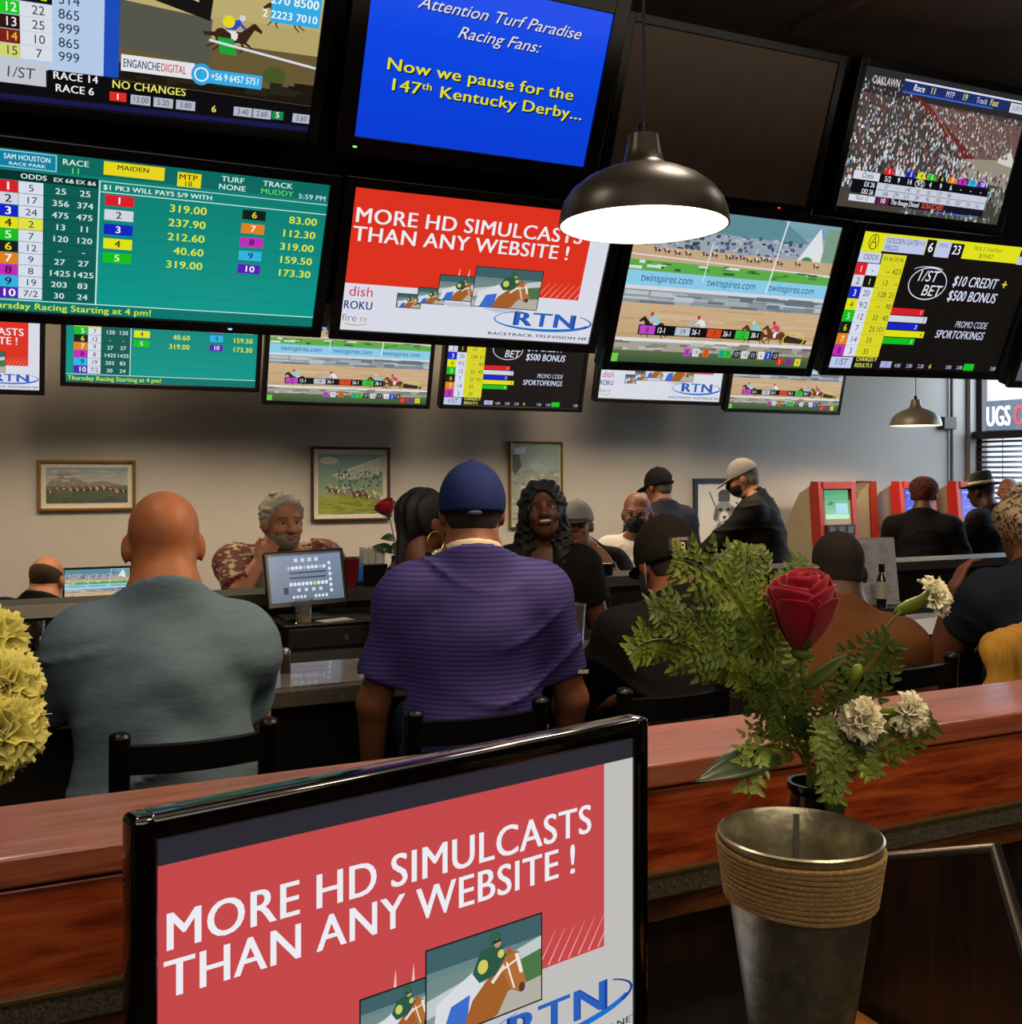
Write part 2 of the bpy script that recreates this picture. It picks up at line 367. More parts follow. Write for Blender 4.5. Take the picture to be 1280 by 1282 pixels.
class Canvas:
    """flat picture w by h units (y down), built as one mesh with a colour per face"""
    def __init__(s, w=16.0, h=9.0, bg='#000000'):
        s.w, s.h = w, h; s.V = []; s.Fc = []; s.C = []; s.n = 0; s.clip = (0, 0, w, h); s.oy = 0.0
        s.rect(0, 0, w, h, bg)
    def poly(s, pts, col, raw=None):
        k = len(s.V); x0, y0, x1, y1 = s.clip
        for x, y in pts: s.V.append((min(max(x, x0), x1), min(max(y, y0), y1) + s.oy, s.n))
        for f in (raw or [tuple(range(len(pts)))]): s.Fc.append(tuple(k + i for i in f)); s.C.append(col)
        s.n += 1
    def rect(s, x0, y0, x1, y1, col): s.poly([(x0, y0), (x1, y0), (x1, y1), (x0, y1)], col)
    def grad(s, x0, y0, x1, y1, ca, cb, n=10):
        a, b = np.array(lin(ca)), np.array(lin(cb))
        for i in range(n):
            t = i / (n - 1); s.rect(x0, y0 + (y1 - y0) * i / n, x1, y0 + (y1 - y0) * (i + 1) / n, tuple(a + (b - a) * t)); s.n -= 1
        s.n += 1
    def many(s, quads):
        for q, c in quads: s.poly(q, c); s.n -= .93
        s.n += 1
    def ell(s, x, y, rx, ry, col, n=18, a0=0):
        ca, sa = math.cos(a0), math.sin(a0)
        s.poly([(x + rx * math.cos(t) * ca - ry * math.sin(t) * sa, y + rx * math.cos(t) * sa + ry * math.sin(t) * ca)
                for t in (2 * math.pi * i / n for i in range(n))], col)
    def ring(s, x, y, rx, ry, w, col, n=40, t0=0, t1=2 * math.pi, w1=None):
        pts = []; w1 = w if w1 is None else w1
        for i in range(n):
            ta = t0 + (t1 - t0) * i / n; tb = t0 + (t1 - t0) * (i + 1) / n
            wa = w + (w1 - w) * i / n; wb = w + (w1 - w) * (i + 1) / n
            pts.append(([(x + rx * math.cos(ta), y + ry * math.sin(ta)), (x + rx * math.cos(tb), y + ry * math.sin(tb)),
                         (x + (rx - wb) * math.cos(tb), y + (ry - wb) * math.sin(tb)), (x + (rx - wa) * math.cos(ta), y + (ry - wa) * math.sin(ta))], col))
        s.many(pts)
    def line(s, x0, y0, x1, y1, w, col, w1=None):
        dx, dy = x1 - x0, y1 - y0; l = math.hypot(dx, dy) or 1; nx, ny = -dy / l / 2, dx / l / 2; w1 = w if w1 is None else w1
        s.poly([(x0 + nx * w, y0 + ny * w), (x1 + nx * w1, y1 + ny * w1), (x1 - nx * w1, y1 - ny * w1), (x0 - nx * w, y0 - ny * w)], col)
    def text(s, t, x, y, h, col, al='l', bold=1, shear=0.0, sx=1.0, shadow=None):
        """baseline at y, cap height h"""
        k = h / CAPH; wtot = sum(GL[(bold, c)][2] for c in t) * k * sx
        x -= {'l': 0, 'c': wtot / 2, 'r': wtot}[al]
        for dx, dy, cc in ([(shadow[0], shadow[1], shadow[2])] if shadow else []) + [(0, 0, col)]:
            cx = x + dx
            for c in t:
                v, fs, adv = GL[(bold, c)]
                for bx in ((-.018, .018) if bold else (0,)) if len(fs) else ():
                    pts = [(cx + (p[0] + bx + shear * p[1]) * k * sx, y + dy - p[1] * k) for p in v]
                    s.poly(pts, cc, fs); s.n -= 1 if bx >= 0 else .5
                    if bx > 0: s.n -= .5
                cx += adv * k * sx
            s.n += 2
        return wtot
    def noise(s, x0, y0, x1, y1, n, cols, sw, sh, seed=1, rot=0.0):
        rnd = random.Random(seed); q = []
        for _ in range(n):
            x = rnd.uniform(x0, x1); y = rnd.uniform(y0, y1); w = sw * rnd.uniform(.4, 1.2); h = sh * rnd.uniform(.4, 1.2)
            q.append(([(x - w / 2 + rot * h, y - h / 2), (x + w / 2 + rot * h, y - h / 2), (x + w / 2, y + h / 2), (x - w / 2, y + h / 2)], rnd.choice(cols)))
        s.many(q)
    def horse(s, x, y, k, col, silk='#cfd8e8', cap='#c0392b', pants='#e8e8e8', d=-1, leg=True):
        """galloping horse with jockey, x y at the body centre, k body length, d facing"""
        P = lambda a, b: (x + d * a * k, y + b * k)
        if leg:
            for a, b, e, f, g, h in ((.35, .1, .62, .25, .75, .42), (.3, .12, .42, .32, .3, .5), (-.4, .08, -.6, .3, -.82, .42), (-.35, .1, -.4, .34, -.6, .52)):
                s.line(*P(a, b), *P(e, f), .1 * k, col, .06 * k); s.line(*P(e, f), *P(g, h), .055 * k, col, .04 * k)
        s.ell(*P(0, 0), .52 * k, .2 * k, col); s.ell(*P(-.36, -.02), .22 * k, .22 * k, col); s.ell(*P(.34, .0), .2 * k, .2 * k, col)
        s.poly([P(.25, -.15), P(.62, -.46), P(.78, -.4), P(.5, .1)], col)
        s.poly([P(.6, -.48), P(.74, -.52), P(1.0, -.3), P(.96, -.22), P(.7, -.32)], col)
        s.poly([P(-.52, -.1), P(-.95, -.05), P(-.9, .06), P(-.5, .05)], col)
        s.poly([P(-.05, -.15), P(.2, -.12), P(.15, .1), P(.0, .12)], '#f2f2f2')
        s.poly([P(-.2, -.18), P(.12, -.2), P(.2, .02), P(.08, .08), P(-.02, -.08)], pants)
        s.poly([P(-.22, -.22), P(-.1, -.48), P(.22, -.58), P(.3, -.45), P(.1, -.22)], silk)
        s.line(*P(.2, -.48), *P(.42, -.3), .09 * k, silk); s.ell(*P(.3, -.64), .1 * k, .1 * k, cap)
    def build(s, name, parent, W, H, M=None, mtl=None, step=1.2e-5, loc=(0, 0, 0)):
        V = np.array(s.V, dtype=np.float64)
        co = np.stack([(V[:, 0] / s.w - .5) * W, -V[:, 2] * step, (.5 - V[:, 1] / s.h) * H], 1)
        me = bpy.data.meshes.new(name); me.from_pydata(co.tolist(), [], s.Fc)
        at = me.color_attributes.new('Col', 'FLOAT_COLOR', 'CORNER'); out = []
        for f, c in zip(s.Fc, s.C): out += [(*lin(c), 1.0)] * len(f)
        at.data.foreach_set('color', np.array(out, dtype=np.float32).ravel())
        return link_mesh(name, me, mtl or SCREEN, parent, loc)

NUMC = {1: ('#e0202a', '#ffffff'), 2: ('#d9dbe8', '#203050'), 3: ('#1426c8', '#ffffff'), 4: ('#e8e817', '#303010'), 5: ('#17c41f', '#d8ffd8'),
        6: ('#17201c', '#e8e817'), 7: ('#e8851c', '#ffffff'), 8: ('#c62fc0', '#401040'), 9: ('#35b8e8', '#103050'), 10: ('#5a20b8', '#ffffff')}
def draw_tote(c):
    c.grad(0, 0, 16, 9, '#0f7f73', '#0b9c90', 14); c.rect(0, 0, 16, 1.0, '#0c6d63'); c.rect(0, 8.35, 16, 9, '#0a7a70')
    c.rect(0.85, .1, 3.3, 1.0, '#9fe0f0'); c.rect(.9, .15, 3.25, .95, '#0d86a8')
    c.text('SAM HOUSTON', 2.08, .56, .27, '#e4f6ff', 'c', sx=.66); c.text('RACE PARK', 2.08, .86, .16, '#e4f6ff', 'c', sx=1.2)
    c.text('RACE', 4.1, .55, .3, '#d9f4ea', 'c'); c.text('11', 4.1, .98, .3, '#5fe05a', 'c')
    c.rect(5.3, .12, 8.0, .85, '#f0dc1c'); c.text('MAIDEN', 6.6, .5, .25, '#3a3408', 'c')
    c.rect(8.6, .25, 9.7, 1.05, '#f0dc1c'); c.text('MTP', 9.1, .65, .3, '#3a3408', 'c'); c.text('18', 9.1, 1.0, .28, '#3a3408', 'c', 0)
    c.text('TURF', 11.2, .5, .3, '#d9f4ea', 'c'); c.text('NONE', 11.2, .95, .3, '#d9f4ea', 'c')
    c.text('TRACK', 13.4, .5, .3, '#d9f4ea', 'c'); c.text('MUDDY', 13.4, .95, .3, '#5fe05a', 'c'); c.text('5:59 PM', 15.9, 1.0, .28, '#bfe8ff', 'r')
    c.rect(0, 1.15, 5.1, 1.65, '#06332f')
    c.text('ODDS', 2.9, 1.52, .26, '#e8f8f4', 'r'); c.text('EX 6&', 4.05, 1.52, .22, '#e8f8f4', 'r'); c.text('EX &6', 5.0, 1.52, .22, '#e8f8f4', 'r')
    c.rect(2.75, 1.65, 5.1, 8.3, '#0a5f57')
    rows = [('5', '25', '25'), ('17', '356', '374'), ('24', '475', '475'), ('2', '13', '11'), ('7', '120', '120'), ('12', '-', '-'), ('9', '27', '27'), ('8', '1425', '1425'), ('19', '203', '83'), ('7/2', '30', '24')]
    for i, (o, a, b_) in enumerate(rows):
        y = 1.68 + i * .66; bg, fg = NUMC[i + 1]
        c.rect(.6, y, 1.7, y + .63, bg); c.text(str(i + 1), 1.3, y + .52, .42, fg, 'c')
        c.rect(1.72, y, 2.75, y + .63, '#e8e84a' if i == 3 else '#dfe4f2'); c.text(o, 2.25, y + .5, .36, '#1c2a44', 'c', 0)
        c.text(a, 3.5, y + .5, .32, '#d8efe6', 'c'); c.text(b_, 4.55, y + .5, .32, '#d8efe6', 'c'); c.line(2.75, y + .645, 5.1, y + .645, .02, '#08443f')
    c.rect(5.12, 1.2, 5.18, 8.35, '#d0f4ee'); c.rect(5.1, 1.2, 16, 1.24, '#d0f4ee'); c.rect(5.2, 1.78, 16, 1.83, '#d0f4ee'); c.rect(0, 8.33, 16, 8.38, '#d0f4ee')
    c.text('$1 PK3 WILL PAYS 5/9 WITH', 5.3, 1.65, .26, '#e8f8f4')
    for j, (i, v) in enumerate(((1, '319.00'), (2, '237.90'), (3, '212.60'), (4, '40.60'), (5, '319.00'))):
        y = 1.92 + j * .82; bg, fg = NUMC[i]; c.rect(5.4, y, 6.7, y + .6, bg); c.text(str(i), 6.05, y + .48, .38, fg, 'c')
        c.text(v, 10.1, y + .62, .42, '#e6f03c', 'r'); c.line(5.2, y + .74, 16, y + .74, .025, '#0b7f76')
    for j, (i, v) in enumerate(((6, '83.00'), (7, '112.30'), (8, '319.00'), (9, '159.50'), (10, '173.30'))):
        y = 1.98 + j * .82; bg, fg = NUMC[i]; c.rect(11.8, y, 12.95, y + .58, bg); c.text(str(i), 12.4, y + .46, .36, fg, 'c')
        c.text(v, 15.6, y + .56, .42, '#e6f03c', 'r')
    for j in (5, 6, 7): c.line(5.2, 1.92 + j * .82 + .74, 16, 1.92 + j * .82 + .74, .025, '#0b8b80')
    c.text('Thursday Racing Starting at 4 pm!', .15, 8.86, .36, '#d8f03c')

def horse_head(c, x, y, k):
    """framed racing picture inside the advert: close horse head with jockey; x,y top left, k width"""
    h = k * .62; o = c.clip; c.clip = (x, y, x + k, y + h); P = lambda a, b: (x + a * k, y + b * h)
    c.grad(x, y, x + k, y + h, '#5f8288', '#8f9f94', 6); c.rect(*P(0, .0), *P(1, .25), '#41646a'); c.poly([P(0, .55), P(1, .25), P(1, .42), P(0, .75)], '#c8cfd0')
    c.poly([P(.6, .5), P(1, .4), P(1, .85), P(.6, .95)], '#4d7a4a'); c.poly([P(0, .85), P(1, .72), P(1, 1), P(0, 1)], '#b8b4a8')
    c.poly([P(.08, .62), P(.45, .35), P(.5, .8), P(.2, 1), P(.05, 1)], '#dfe3e6')
    c.poly([P(.12, 1), P(.2, .7), P(.36, .64), P(.33, 1)], '#3f6fd0')
    c.poly([P(.3, 1), P(.38, .72), P(.6, .42), P(.7, .35), P(.78, .45), P(.72, .7), P(.6, .98), P(.55, 1)], '#a8622c')
    c.poly([P(.62, .42), P(.72, .3), P(.79, .34), P(.86, .72), P(.8, .82), P(.72, .75)], '#b87038'); c.poly([P(.66, .36), P(.7, .24), P(.74, .34)], '#a8622c')
    c.poly([P(.755, .36), P(.79, .36), P(.83, .6), P(.8, .6)], '#f0ece4'); c.ell(*P(.82, .77), .03 * k, .035 * k, '#5a3a30')
    c.line(*P(.63, .5), *P(.79, .42), .014 * k, '#f4f0ea'); c.line(*P(.68, .42), *P(.75, .75), .014 * k, '#f4f0ea'); c.line(*P(.55, .6), *P(.66, .45), .03 * k, '#e9e4d8')
    c.poly([P(.38, .42), P(.45, .2), P(.62, .16), P(.68, .34), P(.58, .52), P(.44, .55)], '#2c5a48'); c.ell(*P(.47, .38), .045 * k, .05 * k, '#d8d060'); c.ell(*P(.63, .3), .03 * k, .03 * k, '#d8d060')
    c.ell(*P(.575, .1), .055 * k, .055 * k, '#2f6650'); c.ell(*P(.6, .17), .03 * k, .03 * k, '#c89878'); c.line(*P(.56, .15), *P(.63, .14), .02 * k, '#203028')
    c.clip = o
def draw_advert(c, red='#e33420', white='#dfe2ee'):
    c.rect(0, 0, 16, 9, white); c.rect(0, 0, 14.7, 5.95, red)
    for i in range(7): c.line(11.9 + i * .42, 5.9, 12.6 + i * .42, 4.9, .05, '#f4b8ae', .01)
    for x in (6.7, 7.3): c.poly([(x - .08, 5.2), (x + .08, 5.2), (x + .03, 4.4)], '#f4c8c0')
    c.text('MORE HD SIMULCASTS', .15, 2.1, .9, '#f4f4fa', sx=.985); c.text('THAN ANY WEBSITE !', .15, 3.25, .9, '#f4f4fa', sx=.985)
    for x, y, k in ((3.2, 6.4, 1.4), (4.4, 5.9, 1.6), (5.6, 4.95, 2.6), (7.75, 4.2, 4.25)):
        c.rect(x - .05, y - .05, x + k + .05, y + k * .62 + .05, '#1c1c20'); horse_head(c, x, y, k)
    c.poly([(5.8, 6.75), (7.4, 6.7), (7.9, 6.95), (6.4, 7.0)], '#c3c6d4'); c.poly([(8.4, 6.95), (10.8, 6.9), (11.4, 7.15), (9.6, 7.2)], '#c3c6d4')
    c.text('dish', 1.75, 6.75, .62, '#d0264a', 'r', 0); c.text('ROKU', 1.8, 7.6, .52, '#1c2f78', 'r', sx=.78); c.text('fire', .95, 8.4, .45, '#8a8c98', 'r', 0); c.text('tv', 1.55, 8.4, .4, '#c89a5a', 'r', 0)
    c.ring(.9, 8.4, .75, .3, .06, '#d89040', 14, .4, 2.6)
    c.ring(12.65, 7.6, 3.3, .72, .26, '#1c6fd0', 50, .25, 4.2, .02); c.ring(12.65, 7.6, 3.3, .72, .05, '#1c3f98', 30, -.75, .5, .16)
    c.text('RTN', 12.75, 7.98, .95, '#1b3f9e', 'c', sx=1.55); c.text('RTN', 12.75, 7.95, .92, '#2a62c0', 'c', sx=1.5)
    c.text('RACETRACK TELEVISION NETWORK', 9.1, 8.75, .2, '#2a2c40', sx=1.72)

def draw_race(c):
    r = random.Random(3)
    c.rect(0, 0, 16, 9, '#b8c4c8'); c.grad(0, 0, 16, 1.6, '#7fa8b8', '#6f98a8', 5); c.rect(0, .9, 16, 2.4, '#9aa8b4')
    c.poly([(0, 0), (11, 0), (13.6, 1.2), (13.0, 1.3), (0, 1.1)], '#5f8f9a'); c.poly([(12.8, 2.4), (14.3, .2), (15.2, 2.2), (15.0, 2.6)], '#e3e8ee'); c.rect(14.9, .2, 16, 2.6, '#7da08a'); c.ell(13.7, 2.3, .5, .3, '#4f8a60')
    c.noise(0, 1.2, 13, 2.3, 150, ['#5a6478', '#8a90a8', '#3a4258', '#b8bccc', '#46507a'], .35, .2, 5)
    c.rect(0, 2.25, 16, 3.05, '#c9ab86')
    for x in (1.9, 2.6, 3.4, 4.2, 5.5, 6.2, 7.3, 7.8, 8.4, 9.0, 9.6, 10.1, 10.6, 11.5, 13.0, 14.6): c.horse(x, 2.5 + r.uniform(-.1, .1), .33, '#3a2720', r.choice(['#d8d8e8', '#5878c8', '#c85858', '#e0d060']), '#d0d0d8')
    c.line(0, 2.75, 16, 3.05, .06, '#e8ecf0'); c.rect(0, 3.05, 16, 3.7, '#5fb04a'); c.noise(0, 3.05, 16, 3.5, 30, ['#2f5a34', '#4a8a40', '#dfe6e6'], .9, .15, 8)
    c.rect(0, 3.65, 16, 4.55, '#8fd0ee')
    for x in (3.0, 8.0, 13.0): c.text('twinspires.com', x, 4.25, .46, '#1f5a86', 'c', 0, .12, .95)
    c.line(11.4, 0, 10.9, 4.4, .12, '#dfe6ee'); c.line(5.9, 1.6, 5.7, 4.0, .08, '#dfe6ee')
    c.rect(0, 4.5, 16, 4.72, '#d9dde4'); c.rect(0, 4.72, 16, 5.6, '#8f9aa0'); c.noise(0, 4.75, 16, 5.6, 40, ['#a8b0b4', '#78848c', '#c0c6cc', '#6a7480'], 2.4, .25, 9)
    c.grad(0, 5.5, 16, 7.6, '#cfb08a', '#c9a87e', 6); c.noise(0, 5.6, 16, 7.5, 40, ['#d6bb98', '#c0a078', '#d0b48c'], 4.0, .1, 10)
    for x, y, col, silk, cap in ((12.6, 7.0, '#6a3f22', '#d04a6a', '#b83030'), (10.9, 7.05, '#5a3520', '#7fd0d8', '#d8d0d8'), (6.4, 6.95, '#b8b4b0', '#e8e8ee', '#c03030'), (2.8, 6.9, '#2a2524', '#8fd0e8', '#c03838')): c.horse(x, y, 1.25, col, silk, cap)
    c.poly([(13.2, 6.9), (15.4, 7.2), (15.3, 7.45), (13.2, 7.4)], '#3a2c20'); c.ring(14.2, 7.2, .95, .5, .09, '#d8d84a', 24)
    c.rect(1.6, 6.75, 11.3, 7.35, '#0c0c10')
    for x, n, bg, fg, o in ((1.7, '8', '#c04ac8', '#501850', '12-1'), (4.4, '19', '#b8ccd4', '#20303a', '26-1'), (6.9, '7', '#d8481c', '#802008', '26-1'), (9.2, '12', '#2fc83a', '#0a4a10', '38-1')):
        c.rect(x, 6.8, x + 1.15, 7.3, bg); c.text(n, x + .58, 7.2, .3, fg, 'c', 0); c.text(o, x + 1.3, 7.2, .32, '#f4f4f4', sx=.75)
    c.rect(0, 7.55, 16, 7.75, '#e3e3e6'); c.rect(0, 7.75, 16, 8.4, '#a8a596'); c.noise(0, 7.75, 16, 8.3, 30, ['#8a8878', '#c4c2b8', '#70706a'], 1.2, .2, 11)
    c.grad(0, 8.3, 16, 9, '#5a6a48', '#3c5a38', 4); c.rect(0, 8.5, .5, 9, '#6fd04a')
    for x, n, bg in ((5.4, '8', '#c04ac8'), (6.1, '19', '#dfe3ea'), (6.9, '7', '#d8641c'), (8.2, '5', '#2fae8a'), (8.7, '9', '#2fc83a'), (9.4, '17', '#202434'), (10.1, '18', '#e0e4e8'), (10.8, '11', '#24283a'), (11.5, '6', '#e8e8e8'), (12.1, '2', '#2a48c8'), (12.7, '13', '#181c24'), (13.2, '1', '#d82a2a'), (14.0, '20', '#8a3a9a'), (14.8, '4', '#e0e02a')):
        y = 8.05 + (x > 13) * .35; c.rect(x, y, x + .52, y + .48, bg); c.text(n, x + .26, y + .38, .28, '#ffffff' if bg in ('#202434', '#24283a', '#2a48c8', '#181c24', '#d82a2a') else '#202020', 'c', 0, sx=.8)

def draw_promo(c):
    c.rect(0, 0, 16, 9, '#15110f'); c.rect(0, 0, 16, 1.15, '#e8e81e'); c.rect(0, .9, 1.9, 1.55, '#e8e81e')
    c.ring(1.05, .62, .42, .5, .06, '#3a3a10', 20); c.line(1.05, .25, .8, .95, .06, '#3a3a10'); c.line(1.05, .25, 1.3, .95, .06, '#3a3a10'); c.line(.85, .65, 1.25, .65, .05, '#3a3a10')
    c.rect(1.95, .2, 5.6, 1.15, '#c3cdf0'); c.text('GOLDEN GATE', 2.1, .6, .32, '#4a5a8a', bold=0, sx=.85); c.text('FIELDS', 2.1, 1.05, .32, '#3a4a7a', bold=0, sx=.85); c.text('RACE', 4.75, .55, .26, '#8090b8', bold=0, sx=.8)
    c.rect(5.65, .12, 6.5, 1.15, '#101018'); c.text('6', 6.1, .92, .6, '#ffffff', 'c'); c.rect(6.55, .15, 7.9, 1.2, '#c3cdf0'); c.text('MINS', 7.2, .55, .26, '#7080a8', 'c', 0)
    c.rect(7.9, .2, 9.1, 1.15, '#101018'); c.text('23', 8.5, .92, .6, '#ffffff', 'c', sx=.85); c.text('PICK 5 Total Pool', 11.4, .5, .25, '#6a6a1c', 'c', 0); c.text('$15,427', 11.4, .98, .28, '#4a4a14', 'c', 0)
    c.rect(14.6, .2, 16, .65, '#101018'); c.text('$1,042', 15.9, .55, .26, '#ffffff', 'r'); c.rect(14.5, .65, 16, 1.2, '#c3cdf0'); c.text('SUPER', 15.9, 1.05, .26, '#607098', 'r', 0)
    c.rect(0, 1.3, 2.0, 1.95, '#cdd6f4'); c.text('ODDS', 1.15, 1.75, .32, '#44506a', 'c', 0); c.rect(2.1, 1.3, 4.2, 8.2, '#e0dc28'); c.text('EX 4& DD 4&', 3.15, 1.72, .24, '#5a5a1c', 'c', 0, sx=.85)
    rows = [(1, '-', '--', '423'), (2, '1', '13', '--'), (3, '20', '128', '21'), (4, '9/2', '--', '90'), (5, '12', '33', '40'), (6, '7', '25', '101'), (7, '14', '33', ''), (8, '3', '35', '')]
    for i, (n, o, a, e) in enumerate(rows):
        y = 2.0 + i * .775; bg, fg = NUMC[n]
        c.rect(0, y, 1.05, y + .76, bg); c.text(str(n), .6, y + .6, .42, fg, 'c', 0); c.rect(1.05, y, 2.1, y + .76, '#141414' if i == 1 else '#dfe4f6'); c.text(o, 1.6, y + .58, .4, '#f0f020' if i == 1 else '#2a3348', 'c', 0)
        c.text(a, 2.95, y + .58, .36, '#4a4818', 'c', 0); c.text(e, 4.1, y + .58, .36, '#4a4818', 'r', 0); c.line(1.05, y + .768, 4.2, y + .768, .02, '#a8a838')
    c.ring(6.75, 3.0, 1.75, 1.1, .07, '#dfe6fa', 44); c.ring(6.6, 2.2, 1.5, .35, .05, '#dfe6fa', 16, 3.4, 5.6)
    c.text('1/ST', 5.55, 2.85, .72, '#eef2ff', bold=0, shear=.2); c.text('BET', 6.35, 3.8, .72, '#eef2ff', bold=0, shear=.2)
    c.text('$10 CREDIT', 9.0, 3.0, .68, '#dde4fb', shear=.2, sx=.78); c.text('+', 13.7, 3.0, .68, '#e8e81e', shear=.1); c.text('$500 BONUS', 8.9, 4.0, .68, '#dde4fb', shear=.2, sx=.8)
    for i, (n, w) in enumerate(((1, 3.0), (2, 3.45), (3, 2.9), (4, 3.6), (5, 2.9))):
        y = 4.75 + i * .51; bg, fg = NUMC[n]; c.rect(4.2, y, 4.2 + w, y + .44, bg); c.text(str(n), 4.2 + w - .2, y + .36, .28, fg, 'r', 0, .2)
    c.text('PROMO CODE', 13.6, 5.85, .45, '#c9d0ea', 'r', 0, .2, .72); c.text('SPORTOFKINGS', 13.6, 6.65, .55, '#d5dcf6', 'r', 1, .2, .78)
    c.rect(0, 8.25, 2.0, 9, '#c3cdf0'); c.text('1/ST', 1.0, 8.8, .42, '#34406a', 'c', 0, .2); c.text('CHANGES 9', 2.3, 8.5, .28, '#e8e86a', sx=.8); c.text('RESULTS 5', 2.3, 8.92, .28, '#e8e86a', sx=.8)
    c.rect(4.6, 8.45, 5.6, 8.9, '#aab4e0'); c.text('2', 5.1, 8.8, .28, '#4a5a8a', 'c', 0)
    for x, t in ((6.2, '4.80'), (7.3, '2.80'), (8.4, '2.20'), (11.1, '3.80'), (12.2, '2.80'), (15.6, '3.80')): c.text(t, x, 8.85, .26, '#b8c0e0', 'c', sx=.8)
    c.text('6', 9.3, 8.85, .3, '#e8e86a', 'c'); c.rect(12.6, 8.42, 13.6, 8.92, '#18c828')

def draw_notice(c):
    c.rect(0, 0, 12, 9, '#0a45e6'); c.grad(0, 0, 12, 9, '#0c4cf0', '#0840dc', 6)
    c.text('Attention Turf Paradise', 6.3, 1.75, .62, '#e6e4ee', 'c', 0, .35, .95, (.05, .06, '#101848')); c.text('Racing Fans:', 6.3, 2.9, .62, '#e6e4ee', 'c', 0, .35, .95, (.05, .06, '#101848'))
    c.text('Now we pause for the', 5.9, 5.2, .62, '#e6e428', 'c', 1, 0, 1.1, (.06, .07, '#101020')); w = c.text('147', 1.3, 6.25, .62, '#e6e428', 'l', 1, 0, 1.1, (.06, .07, '#101020'))
    w2 = c.text('th', 1.3 + w, 5.95, .36, '#e6e428', 'l', 1, 0, 1.1, (.05, .05, '#101020')); c.text('Kentucky Derby...', 1.3 + w + w2 + .35, 6.25, .62, '#e6e428', 'l', 1, 0, 1.08, (.06, .07, '#101020'))

